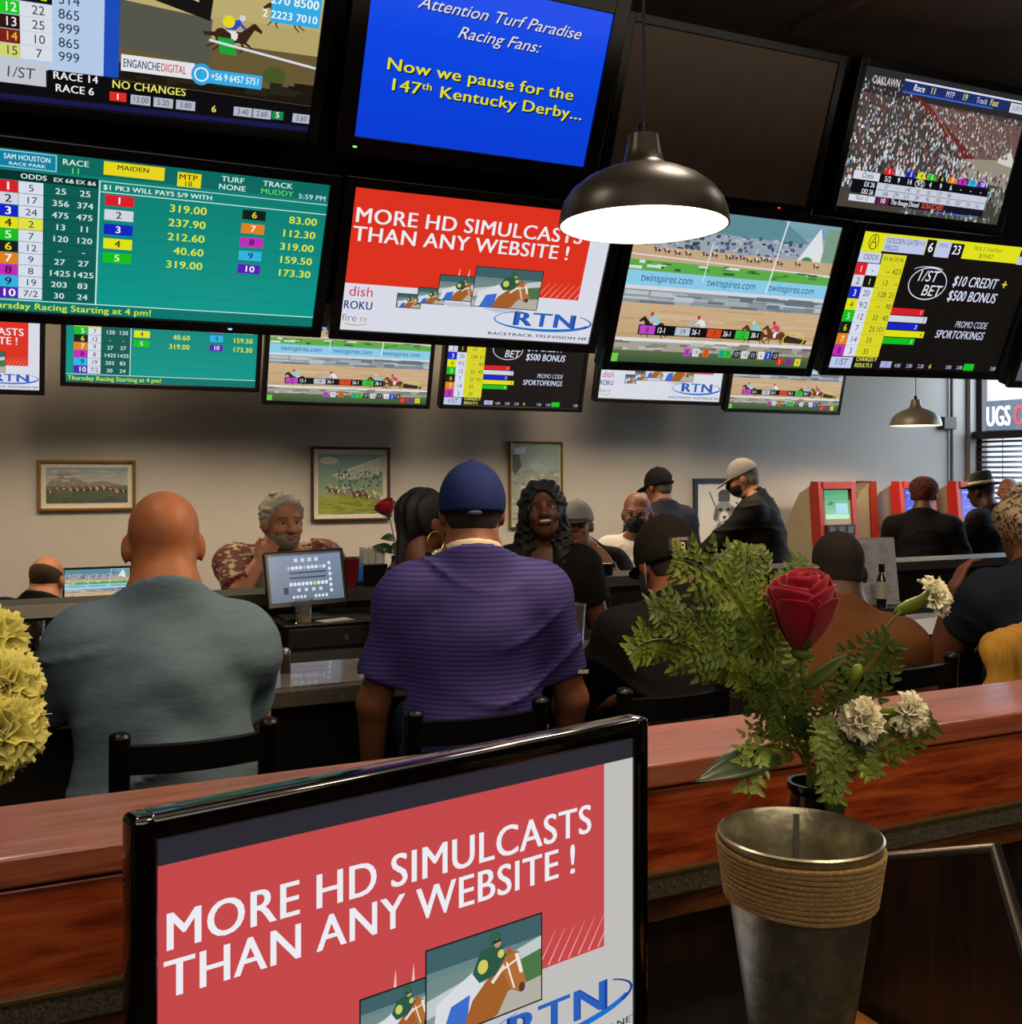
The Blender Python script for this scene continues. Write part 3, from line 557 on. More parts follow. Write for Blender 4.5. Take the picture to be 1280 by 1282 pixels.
def draw_paddock(c):
    c.rect(0, 0, 16, 9, '#0a0a10'); c.rect(0, 0, 6.2, 8.0, '#101828')
    c.rect(0, 0, 5.6, 7.4, '#b9d0ee'); c.rect(5.6, 0, 6.3, 7.6, '#1c4fc0')
    for i, (n, bg, fg, o, p) in enumerate(((6, '#202020', '#e8e81e', '12', '610'), (7, '#e8851c', '#fff', '30', '720'), (8, '#e06070', '#fff', '35', '865'), (9, '#3a9ae8', '#fff', '50', '999'), (10, '#4a4ac8', '#fff', '16', '288'), (11, '#c8c8d0', '#333', '5-2', '314'), (12, '#20d028', '#fff', '22', '865'), (13, '#301810', '#fff', '25', '999'), (14, '#802018', '#f0c840', '10', '865'), (15, '#d8d870', '#444', '7', '999'))):
        fg = '#ffffff' if fg == '#fff' else fg.replace('#333', '#333333').replace('#444', '#444444')
        y = .4 + i * .66; c.rect(.6, y, 1.9, y + .63, bg); c.text(str(n), 1.8, y + .5, .4, fg, 'r', 0)
        c.rect(1.9, y, 3.3, y + .63, '#141414' if o == '5-2' else '#dfe4ee'); c.text(o, 2.7, y + .5, .4, '#f0f020' if o == '5-2' else '#30384c', 'c', 0); c.text(p, 3.55, y + .52, .44, '#20304c', bold=0)
    c.rect(0.2, 7.1, 3.0, 8.2, '#c9ccd4'); c.text('1/ST', 2.5, 7.9, .5, '#404860', 'r', 0, .1)
    c.rect(3.1, 7.35, 16, 9, '#0b0a0e'); c.text('RACE 14', 3.3, 7.75, .36, '#f4f4f8'); c.text('RACE 6', 3.4, 8.35, .36, '#f4f4f8')
    c.clip = (6.3, 0, 16, 7.5); c.rect(6.3, 0, 16, 7.5, '#c8b878'); c.grad(6.3, 0, 16, 7.5, '#cfc080', '#a89660', 6); c.rect(6.3, 5.0, 16, 7.5, '#6a5a38'); c.poly([(6.3, 3.6), (10.6, 3.9), (10.6, 6.2), (6.3, 5.8)], '#57584e')
    c.poly([(6.9, 0), (10.8, 0), (10.5, 4.0), (6.9, 3.2)], '#151412'); c.poly([(7.6, .2), (10.1, .3), (9.9, 3.2), (7.5, 2.6)], '#c9bd84'); c.poly([(7.6, 1.2), (8.6, 1.5), (8.2, 2.1)], '#3a3020')
    c.horse(11.6, 4.6, 1.5, '#3a2418', '#2f4fc8', '#d8dce8', '#e8e8e8', 1); c.ell(11.4, 3.9, .3, .3, '#e8e020'); c.poly([(10.9, 4.7), (11.7, 4.7), (11.9, 5.5), (11.1, 5.5)], '#1fa83a')
    c.horse(14.2, 3.3, 1.2, '#402a1c', '#2f8a48', '#d8d8d8', '#e8e8e8', -1); c.horse(11.5, 2.0, 1.3, '#4a2c1c', '#c8d0e8', '#e8e8f4', '#e8e8e8', 1)
    c.line(10.5, 4.9, 16, 5.6, .12, '#dfe3ea'); c.ell(13.9, 6.3, .6, .5, '#4a5a28'); c.poly([(6.3, 6.9), (16, 7.0), (16, 7.5), (6.3, 7.5)], '#1c1810'); c.noise(6.3, 6.7, 16, 7.2, 40, ['#1c1810', '#2a2418'], 1.0, .4, 4)
    c.clip = (0, 0, 16, 9)
    c.rect(13.4, 2.0, 15.9, 3.6, '#35b0ea'); c.text('270 8500', 15.8, 2.7, .42, '#ffffff', 'r'); c.text('2 2223 7010', 15.8, 3.4, .36, '#ffffff', 'r')
    c.rect(6.4, 6.15, 9.9, 6.95, '#e9ebf0'); w = c.text('ENGANCHE', 6.5, 6.75, .4, '#243058', bold=1, sx=.53); c.text('DIGITAL', 6.52 + w, 6.75, .4, '#c84828', bold=1, sx=.53)
    c.ell(10.25, 6.65, .5, .55, '#2fa8e0'); c.rect(10.2, 6.35, 13.3, 7.05, '#35b0ea'); c.ring(10.25, 6.65, .36, .36, .07, '#ffffff', 20); c.text('+56 9 6457 5751', 10.72, 6.84, .34, '#ffffff', sx=.68)
    c.text('NO CHANGES', 6.0, 7.85, .38, '#eee86a', sx=.95); c.line(6.0, 7.42, 16, 7.6, .03, '#5a5030')
    c.rect(5.9, 8.05, 6.7, 8.5, '#e03028'); c.text('1', 6.3, 8.42, .3, '#ffffff', 'c')
    for x, t in ((6.9, '13.00'), (8.0, '5.20'), (9.1, '3.80'), (12.0, '3.40'), (13.0, '2.60'), (15.1, '3.60')): c.rect(x, 8.08, x + .95, 8.56, '#b8bccc'); c.text(t, x + .47, 8.45, .28, '#404860', 'c', 0, sx=.85)
    c.text('6', 11.0, 8.5, .34, '#eee86a', 'c'); c.rect(14.0, 8.08, 14.6, 8.52, '#1c8a48'); c.text('5', 14.3, 8.42, .3, '#ffffff', 'c'); c.rect(0, 8.72, 16, 9, '#18184a')

def draw_crowd(c):
    c.rect(0, 0, 16, 9, '#4a423c'); c.rect(0, 0, 16, 1.6, '#2c2a2c')
    cols = ['#c8ccd4', '#e6e8ec', '#8a8f9a', '#3a3a42', '#6a5a54', '#a03a3a', '#7a9ab8', '#b8a898', '#20242c', '#dcdce0', '#584848']
    c.poly([(4.6, 1.2), (6.2, 1.6), (12.2, 4.8), (10.8, 5.0)], '#6a2a28'); c.poly([(6.2, 1.6), (16, 2.0), (16, 4.5), (12.4, 4.9)], '#6e564e')
    for i in range(5): c.line(6.6 + i * 2.0, 1.6, 10.6 + i * 2.0, 4.7, .1, '#8a6a5c')
    c.poly([(10.6, 4.8), (16, 4.4), (16, 6.4), (11, 6.0)], '#9c9080'); c.poly([(14.4, 4.4), (15.5, 3.8), (16, 4.4), (16, 4.9), (14.4, 4.7)], '#d4d4d0')
    r = random.Random(5); q = []
    for _ in range(2300):
        x = r.uniform(0, 16); y = r.uniform(.7, 7.6)
        lim = 5.2 + (y - 1.2) * 1.75
        if x > lim and not (y > 5.4 and r.random() < .75): continue
        w = .06 + .012 * y; h = w * 2.0; q.append(([(x, y), (x + w, y), (x + w, y + h), (x, y + h)], r.choice(cols)))
    for _ in range(420):
        x = r.uniform(6.5, 15.5); y = r.uniform(1.6, 4.4)
        if x - 5.6 > (y - 1.0) * 1.9 - 1 or r.random() < .4: q.append(([(x, y), (x + .09, y), (x + .09, y + .16), (x, y + .16)], r.choice(cols)))
    c.many(q)
    c.noise(12.5, 6.4, 16, 8, 60, ['#5f6a5c', '#8a9488', '#2c3830'], .08, 1.0, 7)
    c.text('OAKLAWN', .85, .98, .5, '#e4e6ec', bold=0, sx=.66); c.rect(3.7, .42, 14.0, 1.15, '#1c2f6a'); c.rect(3.7, .34, 16, .46, '#dfe6f4'); c.rect(3.7, 1.1, 12.5, 1.2, '#3a6ae0')
    c.text('Race', 4.6, .98, .42, '#f4f6fa', shear=.15, sx=.85); c.text('11', 6.2, .98, .42, '#eee84a', shear=.1, sx=.85); c.text('MTP', 7.7, .98, .38, '#c8cce0', sx=.75, shear=.1); c.text('19', 9.3, .98, .42, '#eee84a', shear=.1, sx=.8)
    c.text('Track', 10.7, .98, .38, '#c8cce0', shear=.15, sx=.8); c.text('Fast', 12.1, .98, .42, '#eee84a', shear=.15, sx=.8); c.rect(14.2, .55, 16, 1.2, '#d4d8e4'); c.text('5:59 PM', 15.1, 1.03, .34, '#444c60', 'c', 0, .1, .8)
    c.rect(1.0, 6.55, 14.2, 8.0, '#0e0e16'); c.rect(1.0, 6.55, 3.4, 7.1, '#dde0ea'); c.text('Odds', 2.3, 6.97, .34, '#444c60', 'c', 0, .1)
    for i, n in enumerate((1, 2, 3, 4, 5, 6, 7, 8, 9, 10)):
        bg, fg = NUMC[n]; x = 3.7 + i * 1.03
        c.poly([(x, 6.55), (x + .12, 6.2), (x + .4, 6.05), (x + .75, 6.2), (x + .95, 6.55)], bg); c.text(str(n), x + .48, 6.48, .3, fg, 'c')
        c.text(('5/2', '9', '14', '9/5', '4', '9', '6', '', '', '')[i] or '-', x + .48, 7.02, .36, '#f0f2fa', 'c', sx=.85)
    c.ring(7.25, 6.88, .48, .3, .05, '#e8e8f0', 20)
    for j, (l, vals) in enumerate((('EX 26', ('37', '-', '145', '61', '63', '127', '86', '', '', '')), ('DD 26', ('248', '279', '515', '89', '96', '193', '52', '257', '24', 'Scr')))):
        y = 7.15 + j * .48; c.rect(3.3, y, 14.2, y + .45, '#cdd2e2'); c.text(l, 3.1, y + .38, .32, '#f4f6fa', 'r', 1, .1, .8)
        for i, v in enumerate(vals): c.text(v or '-', 4.2 + i * 1.03, y + .36, .28, '#3c4458', 'c', 0, .1, .85)
    c.rect(1.0, 8.12, 3.4, 8.55, '#dde0ea'); c.text('Race 12', 2.2, 8.45, .3, '#444c60', 'c', 0, .1, .8); c.rect(3.5, 8.08, 14.2, 8.6, '#181424'); c.rect(3.6, 8.1, 4.7, 8.58, '#6a1a5a'); c.text('10', 4.15, 8.48, .32, '#ffffff', 'c')
    c.text('The Rouge Diesel', 4.9, 8.48, .34, '#f4f6fa', shear=.1, sx=.72); c.text('SCRATCHED', 7.9, 8.48, .34, '#f0603a', shear=.1, sx=.72); c.rect(9.5, 8.6, 13.5, 8.7, '#3a6ae0'); c.noise(6, 8.6, 15.5, 9, 40, ['#c8ccd4', '#5a6a7a', '#6a8a6a'], .2, .3, 6)

def draw_stats(c):
    c.rect(0, 0, 16, 9, '#c8c4bc'); c.grad(0, 0, 16, 9, '#8a8a90', '#5a5a66', 8); c.rect(.3, 6, 6, 7, '#e0e4f0'); c.noise(0, 2, 16, 9, 60, ['#c8ccd8', '#8088a0', '#404858'], 1.4, .3, 2)

# ---------------------------------------------------------------- televisions
def make_tv(label, W, H, M, canvas, group=None, bez=.045, depth=.07, mount=None, led=None, mtl=None, cat='television'):
    """M maps local (x right, y away, z up) with the screen centre at the origin to the room"""
    e = empty('television', label=label, cat=cat, group=group); e.matrix_world = M
    bb = B(); f = .014
    for sx in (-1, 1): bb.box((sx * (W / 2 + bez / 2), 0.0, 0), (bez, .03, H + 2 * bez), bev=.004)
    for sz in (-1, 1): bb.box((0, 0.0, sz * (H / 2 + bez / 2)), (W, .03, bez), bev=.004)
    bb.build('bezel', M_plastic, e)
    B().box((0, depth / 2 + .014, 0), (W + 2 * bez - .012, depth, H + 2 * bez - .012), bev=.012).build('housing', M_blackmetal, e)
    if canvas is not None: canvas.build('screen', e, W, H, mtl=mtl, loc=(0, -.002, 0))
    else: B().box((0, 0.004, 0), (W, .01, H)).build('screen', mat('dark_screen_glass', '#5c4d41', .5, vary=.1, spec=.5), e)
    if led: B().box((led[1], -.016, -H / 2 - bez * .55), (.016, .004, .006)).build('indicator_light', mat('led_' + led[0][1:], led[0], emit=led[0], estr=4), e)
    if mount:
        mm = B(); inv = M.inverted(); p = Vector((0, depth + .02, 0)); q = inv @ (M @ Vector((0, depth, 0)) + Vector(mount))
        mm.box((0, depth + .03, 0), (.3, .03, .25)); mm.cyl(p, q, .025, n=10); mm.build('mount', M_blackmetal, e)
    return e
def tv_matrix(u, v, z, pitch, roll, yaw):
    # top leans towards the viewer (pitch), yaw about the vertical
    return Matrix.Translation((u, v, z + HC)) @ Matrix.Rotation(R(yaw), 4, 'Z') @ Matrix.Rotation(R(pitch), 4, 'X') @ Matrix.Rotation(R(-roll), 4, 'Y')
def cv(fn, w=16.0, h=9.0, bg='#000000'):
    c = Canvas(w, h, bg); fn(c); return c
UP = 'large televisions hung over the bar'
make_tv('large television showing a green tote board with race odds, lower left of the screen wall', 1.30, .622, tv_matrix(.596, 4.4, .907, 28.5, .4, 0), cv(draw_tote), UP, mount=(0, .35, .1), led=('#5a8cff', .3))
make_tv('large television showing the red simulcast advert, hung below the plain blue screen', 1.233, .627, tv_matrix(1.991, 4.4, .917, 25.9, -.4, -3.5), cv(draw_advert), UP, mount=(0, .35, .1))
make_tv('large television showing galloping racehorses, partly behind the lit pendant lamp', 1.292, .771, tv_matrix(3.390, 4.4, .927, 21.5, 1.1, 2.4), cv(draw_race), UP, mount=(0, .35, .1))
make_tv('large television with yellow columns and a credit bonus offer, below the crowd screen', 1.320, .759, tv_matrix(4.839, 4.4, .952, 23.0, 1.1, -.3), cv(draw_promo), UP, mount=(0, .35, .1))
make_tv('large television cut by the right edge of the photo, beside the credit bonus screen', 1.30, .75, tv_matrix(6.33, 4.4, .93, 23.0, 1.1, 0), cv(draw_stats), UP, mount=(0, .35, .1))
make_tv('large television showing horses in a paddock with odds list, top left of the screen wall', 1.210, .681, tv_matrix(.544, 4.1, 1.659, 37.0, 1.8, -.4), cv(draw_paddock), UP, mount=(0, .65, .2))
make_tv('large television with a plain blue notice pausing for the derby', 1.108, .655, tv_matrix(1.889, 4.1, 1.698, 24.4, 1.2, 2.4), cv(draw_notice, 12, 9), UP, bez=.075, mount=(0, .65, .2), led=('#58d040', -.55))
make_tv('large switched off television with black screen above the pendant lamp', 1.28, .74, tv_matrix(3.37, 4.4, 1.80, 21.0, 1.1, 1), None, UP, mount=(0, .35, .1), led=('#e02018', .45))
make_tv('large television showing a packed grandstand crowd, top right of the screen wall', 1.286, .735, tv_matrix(4.848, 4.4, 1.847, 19.2, 1.1, .4), cv(draw_crowd), UP, mount=(0, .35, .1))
LOWV = 6.9
def low_tv(label, bl, br, fn, H=None, bez=.03):
    a = at_v(*bl, LOWV); b_ = at_v(*br, LOWV); W = (b_ - a).x; H = W * .5625; z = (a.z + b_.z) / 2; p = 14
    M = tv_matrix((a.x + b_.x) / 2, LOWV - math.sin(R(p)) * H / 2, z + H / 2 * math.cos(R(p)) - HC, p, 0, 0)
    make_tv(label, W, H, M, cv(fn), 'small televisions along the back wall', bez=bez, depth=.05, mount=(0, V1 - LOWV - .07 + math.sin(R(p)) * H / 2, 0))
low_tv('small television with red screen at the left edge, row under the large screens', (-130, 476), (49, 495), draw_advert)
low_tv('small television repeating the green tote board, second from left in the lower row', (82, 477.7), (319, 484.5), draw_tote)
low_tv('small television repeating the horse race, third from left in the lower row', (333.5, 500), (532.8, 506.8), draw_race)
low_tv('small television repeating the promo code page, between race and advert in the lower row', (554.7, 506), (724, 511), draw_promo)
low_tv('small television repeating the red and white advert, in the lower row', (748, 499), (900, 502), draw_advert)
low_tv('small television repeating the horse race, rightmost of the lower row', (911, 512), (1048, 514), draw_race)
# lettering on the shop across the street
ug = Canvas(12, .96, '#4c5860'); ux = 6 + sc_.y - at_u(1241, 520, SHU).y; uw = 1.2
for o_ in (0, .03, .06): ug.text('DR', ux - .06 + o_, .82, .64, '#f2f4f4', 'r', 1, 0, .5); uw = ug.text('UGS', ux + o_, .82, .64, '#f2f4f4', 'l', 1, 0, .5); ug.text('OPEN', ux + uw + .12 + o_, .82, .64, '#c8323a', 'l', 1, 0, .5)
ug.build('sign_lettering', st, 12, .96, mtl=PRINT, loc=(0, -.235, sc_.z), step=.0015)
# ---------------------------------------------------------------- smooth bodies: distance fields meshed with surface nets
class Field:
    def __init__(s, h=0.009): s.h = h; s.ops = []
    def cone(s, a, b, ra, rb=None, k=0.03, op='u'):
        a = np.array(a, float); b = np.array(b, float); rb = ra if rb is None else rb; m = max(ra, rb)
        def f(P):
            ba = b - a; t = np.clip(((P - a) @ ba) / max(ba @ ba, 1e-9), 0, 1)
            return np.linalg.norm(P - a - t[..., None] * ba, axis=-1) - (ra + (rb - ra) * t)
        s.ops.append((f, np.minimum(a, b) - m, np.maximum(a, b) + m, k, op)); return s
    def ell(s, c, r, Rm=None, k=0.03, op='u'):
        c = np.array(c, float); r = np.array(r, float); Rm = np.eye(3) if Rm is None else Rm; m = r.max()
        def f(P):
            q = (P - c) @ Rm; k0 = np.linalg.norm(q / r, axis=-1); k1 = np.linalg.norm(q / (r * r), axis=-1)
            return k0 * (k0 - 1.0) / np.maximum(k1, 1e-6)
        s.ops.append((f, c - m, c + m, k, op)); return s
    def cut(s, p, n, k=0.006):
        """keep the side the normal points away from"""
        p = np.array(p, float); n = np.array(n, float); n = n / np.linalg.norm(n)
        s.ops.append((lambda P: (P - p) @ n, None, None, k, 'i')); return s
    def disp(s, fn): s.ops.append((fn, None, None, 0, 'd')); return s
    def mesh(s):
        h = s.h
        lo = np.min([o[1] for o in s.ops if o[4] == 'u'], 0) - 4 * h; hi = np.max([o[2] for o in s.ops if o[4] == 'u'], 0) + 4 * h
        n = np.ceil((hi - lo) / h).astype(int) + 1; D = np.full(tuple(n), 1.0, np.float32)
        ax = [lo[i] + h * np.arange(n[i]) for i in range(3)]
        def pts(i0, i1):
            g = np.meshgrid(*[ax[i][i0[i]:i1[i]] for i in range(3)], indexing='ij'); return np.stack(g, -1)
        for f, a, b, k, op in s.ops:
            if a is None: i0, i1 = np.zeros(3, int), n
            else:
                mg = k * 1.3 + 3 * h
                i0 = np.clip(np.floor((a - mg - lo) / h).astype(int), 0, n); i1 = np.clip(np.ceil((b + mg - lo) / h).astype(int) + 1, 0, n)
            sl = tuple(slice(i0[i], i1[i]) for i in range(3))
            d0 = D[sl]
            if d0.size == 0: continue
            if op == 'd':
                near = np.abs(d0) < 0.05
                P = pts(i0, i1)[near]; d0[near] += f(P).astype(np.float32); continue
            d = f(pts(i0, i1)).astype(np.float32)
            if op == 'u':
                hh = np.maximum(k - np.abs(d0 - d), 0) / max(k, 1e-6); D[sl] = np.minimum(d0, d) - hh * hh * k * .25
            else:
                if op == 's': d = -d
                hh = np.maximum(k - np.abs(d0 - d), 0) / max(k, 1e-6); D[sl] = np.maximum(d0, d) + hh * hh * k * .25
        return nets(D, lo, h)
def nets(D, lo, h):
    ins = D < 0; nx, ny, nz = D.shape
    cnt = np.zeros((nx - 1, ny - 1, nz - 1), np.int8)
    offs = [(i, j, k) for i in (0, 1) for j in (0, 1) for k in (0, 1)]
    for i, j, k in offs: cnt += ins[i:nx - 1 + i, j:ny - 1 + j, k:nz - 1 + k]
    act = (cnt > 0) & (cnt < 8); I, J, K = np.nonzero(act); nv = len(I)
    idx = np.full(act.shape, -1, np.int64); idx[I, J, K] = np.arange(nv)
    val = {o: D[I + o[0], J + o[1], K + o[2]] for o in offs}
    acc = np.zeros((nv, 3)); num = np.zeros(nv)
    for o in offs:
        for axn in range(3):
            if o[axn]: continue
            q = list(o); q[axn] = 1; q = tuple(q); a, b = val[o], val[q]; m = (a < 0) != (b < 0)
            t = np.where(m, a / np.where(m, a - b, 1), 0)
            p = np.tile(np.array(o, float), (nv, 1)); p[:, axn] += t; acc[m] += p[m]; num += m
    V = (np.stack([I, J, K], 1) + acc / num[:, None]) * h + lo
    Fq = []
    for axn in range(3):
        sl0 = [slice(1, -1)] * 3; sl0[axn] = slice(0, -1); sl1 = list(sl0); sl1[axn] = slice(1, None)
        a = ins[tuple(sl0)]; b = ins[tuple(sl1)]; X = np.stack(np.nonzero(a != b), 1); s = a[tuple(X.T)]
        base = X.copy()
        for t in range(3):
            if t != axn: base[:, t] += 1
        u, v = [(1, 2), (2, 0), (0, 1)][axn]; du = np.zeros(3, int); dv = np.zeros(3, int); du[u] = 1; dv[v] = 1
        q = [idx[tuple((base - du - dv).T)], idx[tuple((base - dv).T)], idx[tuple(base.T)], idx[tuple((base - du).T)]]
        q = np.stack(q, 1); q[~s] = q[~s][:, ::-1]; Fq.append(q)
    return V, np.concatenate(Fq)
def np_mesh(name, V, Fq):
    me = bpy.data.meshes.new(name); nf = len(Fq)
    me.vertices.add(len(V)); me.vertices.foreach_set('co', np.ascontiguousarray(V, np.float32).ravel())
    me.loops.add(nf * 4); me.loops.foreach_set('vertex_index', np.ascontiguousarray(Fq, np.int32).ravel())
    me.polygons.add(nf); me.polygons.foreach_set('loop_start', np.arange(0, nf * 4, 4, dtype=np.int32)); me.polygons.foreach_set('loop_total', np.full(nf, 4, np.int32))
    me.update(calc_edges=True); me.validate(); return me
def rx(a): c, s = math.cos(a), math.sin(a); return np.array([[1, 0, 0], [0, c, -s], [0, s, c]])
def ry(a): c, s = math.cos(a), math.sin(a); return np.array([[c, 0, s], [0, 1, 0], [-s, 0, c]])
def rz(a): c, s = math.cos(a), math.sin(a); return np.array([[c, -s, 0], [s, c, 0], [0, 0, 1]])
def unit(v): v = np.array(v, float); return v / max(np.linalg.norm(v), 1e-9)

class Person:
    """local frame: x to the person's right, y forward, z up; lengths for a 1.75 m adult, scaled by s"""
    def __init__(p, label, head, psi, s=1.0, sit=True, lean=0.0, side=0.0, bulk=(1, 1), hy=0.0, hp=0.0, ht=0.0, neck=1.0, arms=None, skin='#7a4f36', h=0.011, hz=.678,
                 face=False, fat=0.0, shz=0.0, hy_off=0.0, legs=True, group=None, sh=1.0):
        p.s, p.h, p.psi = s, h, R(psi); p.sit = sit; bw, bd = bulk; p.bw, p.bd = bw, bd; p.fat = fat
        p.U = ry(R(side)) @ rx(R(-lean))             # lean forward / to the right
        p.HR = rz(R(hy)) @ rx(R(hp)) @ ry(R(ht))     # head turn (left +), tilt up (+), roll
        hc = p.U @ np.array([0, .035 + hy_off, hz])
        p.hc_l = hc
        off = rz(p.psi) @ (hc * s)
        H = np.array(head)
        p.root = np.array([H[0] - off[0], H[1] - off[1], 0.0]); p.hipz = H[2] / s - hc[2]
        p.e = empty('person', p.root, p.psi, label, 'person', group)
        p.skin = mat('skin_' + skin[1:], skin, 0.5, vary=.08, scale=14, spec=.35, bump=.08, bscale=90)
        p.sh = {}; p.el = {}; p.wr = {}; p.hand = {}
        arms = arms or {}
        for sd in (-1, 1):
            S = p.pt((sd * .172 * bw * sh, -.005, .428 + shz)); p.sh[sd] = S
            a = arms.get(sd) or ((sd * .06, -.02, -.29), (sd * .08, .06, -.54))
            p.el[sd] = S + np.array(a[0]); p.wr[sd] = S + np.array(a[1])
            p.hand[sd] = a[2] if len(a) > 2 else None
        # skeleton for legs
        hz = p.hipz
        p.leg = {}
        for sd in (-1, 1):
            hip = np.array([sd * .09 * bw, .02, hz - .02])
            if sit:
                kn = np.array([sd * .14 * bw, .40, hz + .0]); an = np.array([sd * .11, .36, max(hz - .43, .1)])
            else: kn = np.array([sd * .10, .02, hz * .53]); an = np.array([sd * .10, -.01, .09])
            p.leg[sd] = (hip, kn, an)
        p.nk = neck; p.body(face, neck)
    def pt(p, v): return p.U @ np.array(v, float) + np.array([0, 0, p.hipz])
    def hpt(p, v): return p.HR @ np.array(v, float) + p.hc_l + np.array([0, 0, p.hipz])
    def torso(p, f, g=0.0, low=True):
        w, d, U = p.bw, p.bd, p.U; ft = p.fat
        f.ell(p.pt((0, 0, .0)), (.165 * w + g + ft * .6, .125 * d + g + ft * .4, .14 + g), U, .05)
        f.ell(p.pt((0, .01 + ft * .3, .15)), (.152 * w + g + ft, .12 * d + g + ft, .17 + g), U, .06)
        f.ell(p.pt((0, -.005, .33)), (.165 * w + g + ft * .5, .122 * d + g + ft * .2, .19 + g), U, .06)
        f.cone(p.pt((-.12 * w, -.01, .437)), p.pt((.12 * w, -.01, .437)), .06 * d + g, k=.06)
        if g > 0: f.cone(p.pt((0, -.028, .43)), p.pt((0, -.018, .60)), .066 * p.nk + g, .064 * p.nk + g * .75, k=.035)
        for sd in (-1, 1):
            f.cone(p.pt((sd * .125 * w, -.015, .445)), p.pt((sd * .03, -.02, .55)), .046 + g * .7, .048 + g * .5, k=.05)
    def arm(p, f, g=0.0, frac=1.0, low=1.0, cutend=False):
        for sd in (-1, 1):
            S, E, W = p.sh[sd], p.el[sd], p.wr[sd]; b = .9 + .1 * p.bw
            f.ell(S, (.062 * b + g,) * 3, None, .045)
            f.cone(S, S + (E - S) * frac, .058 * b + g, (.058 + (.045 - .058) * frac) * b + g, k=.03 if g == 0 else .065)
            if frac >= 1 and low > 0: f.cone(E, E + (W - E) * low, .045 * b + g, (.045 + (.03 - .045) * low) * b + g, k=.02)
    def body(p, face, nk):
        f = Field(p.h)
        p.torso(f); p.arm(f)
        f.cone(p.pt((0, -.02, .50)), p.hpt((0, -.03, -.06)), .064 * nk, .060 * nk, k=.04)
        p.headshape(f, 0.0, face)
        for sd in (-1, 1):
            hip, kn, an = p.leg[sd]
            f.cone(hip, kn, .085, .058, k=.04); f.cone(kn, an, .056, .038, k=.03)
            f.cone(an, an + np.array([0, .13, -.05]), .036, .03, k=.02)
            p.handshape(f, sd)
        V, Q = f.mesh()
        V[:, 2] = np.maximum(V[:, 2], 0.004)
        p.add('body', V, Q, p.skin)
    def headshape(p, f, g, face):
        e = lambda c, r, k=.02, op='u': f.ell(p.hpt(c), r, p.HR, k, op)
        e((0, -.012, .022), (.077 + g, .096 + g, .098 + g)); e((0, .028, -.045), (.060, .068, .075), .04)
        e((0, -.02, .045), (.075 + g, .088 + g, .073 + g), .02); e((0, .06, -.088), (.03, .028, .028), .03)
        e((0, .076, .024), (.052, .022, .014), .02)
        f.cone(p.hpt((0, .09, .012)), p.hpt((0, .112, -.028)), .011, .016, k=.014)
        for s in (-1, 1):
            e((s * .084, -.008, -.012), (.012, .022, .033), .008)
            if face:
                e((s * .032, .1, .004), (.0165, .016, .0085), .008, 's'); e((s * .042, .072, -.03), (.022, .02, .02), .02)
                e((s * .016, .104, -.03), (.01, .01, .009), .008)
        if face: e((0, .094, -.06), (.024, .012, .007), .008); e((0, .092, -.07), (.02, .012, .007), .008)
    def handshape(p, f, sd):
        E, W = p.el[sd], p.wr[sd]; hd = p.hand[sd] or {}
        d = unit(hd.get('d', W - E)); n = hd.get('n', None)         # finger direction, palm normal
        if n is None: n = np.cross(d, (0, 1, 0)) * sd
        n = unit(np.array(n, float) - d * (np.array(n, float) @ d)); w = np.cross(d, n)    # width axis
        c = R(hd.get('curl', 28)); M = np.stack([w, n, d], 1)
        f.ell(W + d * .045, (.042, .017, .052), M, .02)
        for i, (x, l) in enumerate(((-.03, .062), (-.01, .074), (.01, .08), (.03, .07))):
            b0 = W + d * .082 + w * x; d1 = math.cos(c) * d + math.sin(c) * n; d2 = math.cos(2 * c) * d + math.sin(2 * c) * n
            m = b0 + d1 * l * .5; f.cone(b0 - d * .02, m, .0098, .0092, k=.006); f.cone(m, m + d2 * l * .5, .0092, .0082, k=.004)
        th = hd.get('thumb', 1); b0 = W + d * .02 + w * .03 * th
        t1 = b0 + (d * .035 + w * .025 * th + n * .015); f.cone(b0, t1, .013, .0105, k=.01); f.cone(t1, t1 + d * .028 + n * .012, .0105, .009, k=.004)
    def add(p, name, V, Q, m, parent=None):
        me = np_mesh(name, np.asarray(V) * p.s, Q); return link_mesh(name, me, m, parent or p.e, smooth=True)
    def field(p, name, f, m, parent=None):
        V, Q = f.mesh(); V = V.copy(); V[:, 2] = np.maximum(V[:, 2], .004); return p.add(name, V, Q, m, parent)
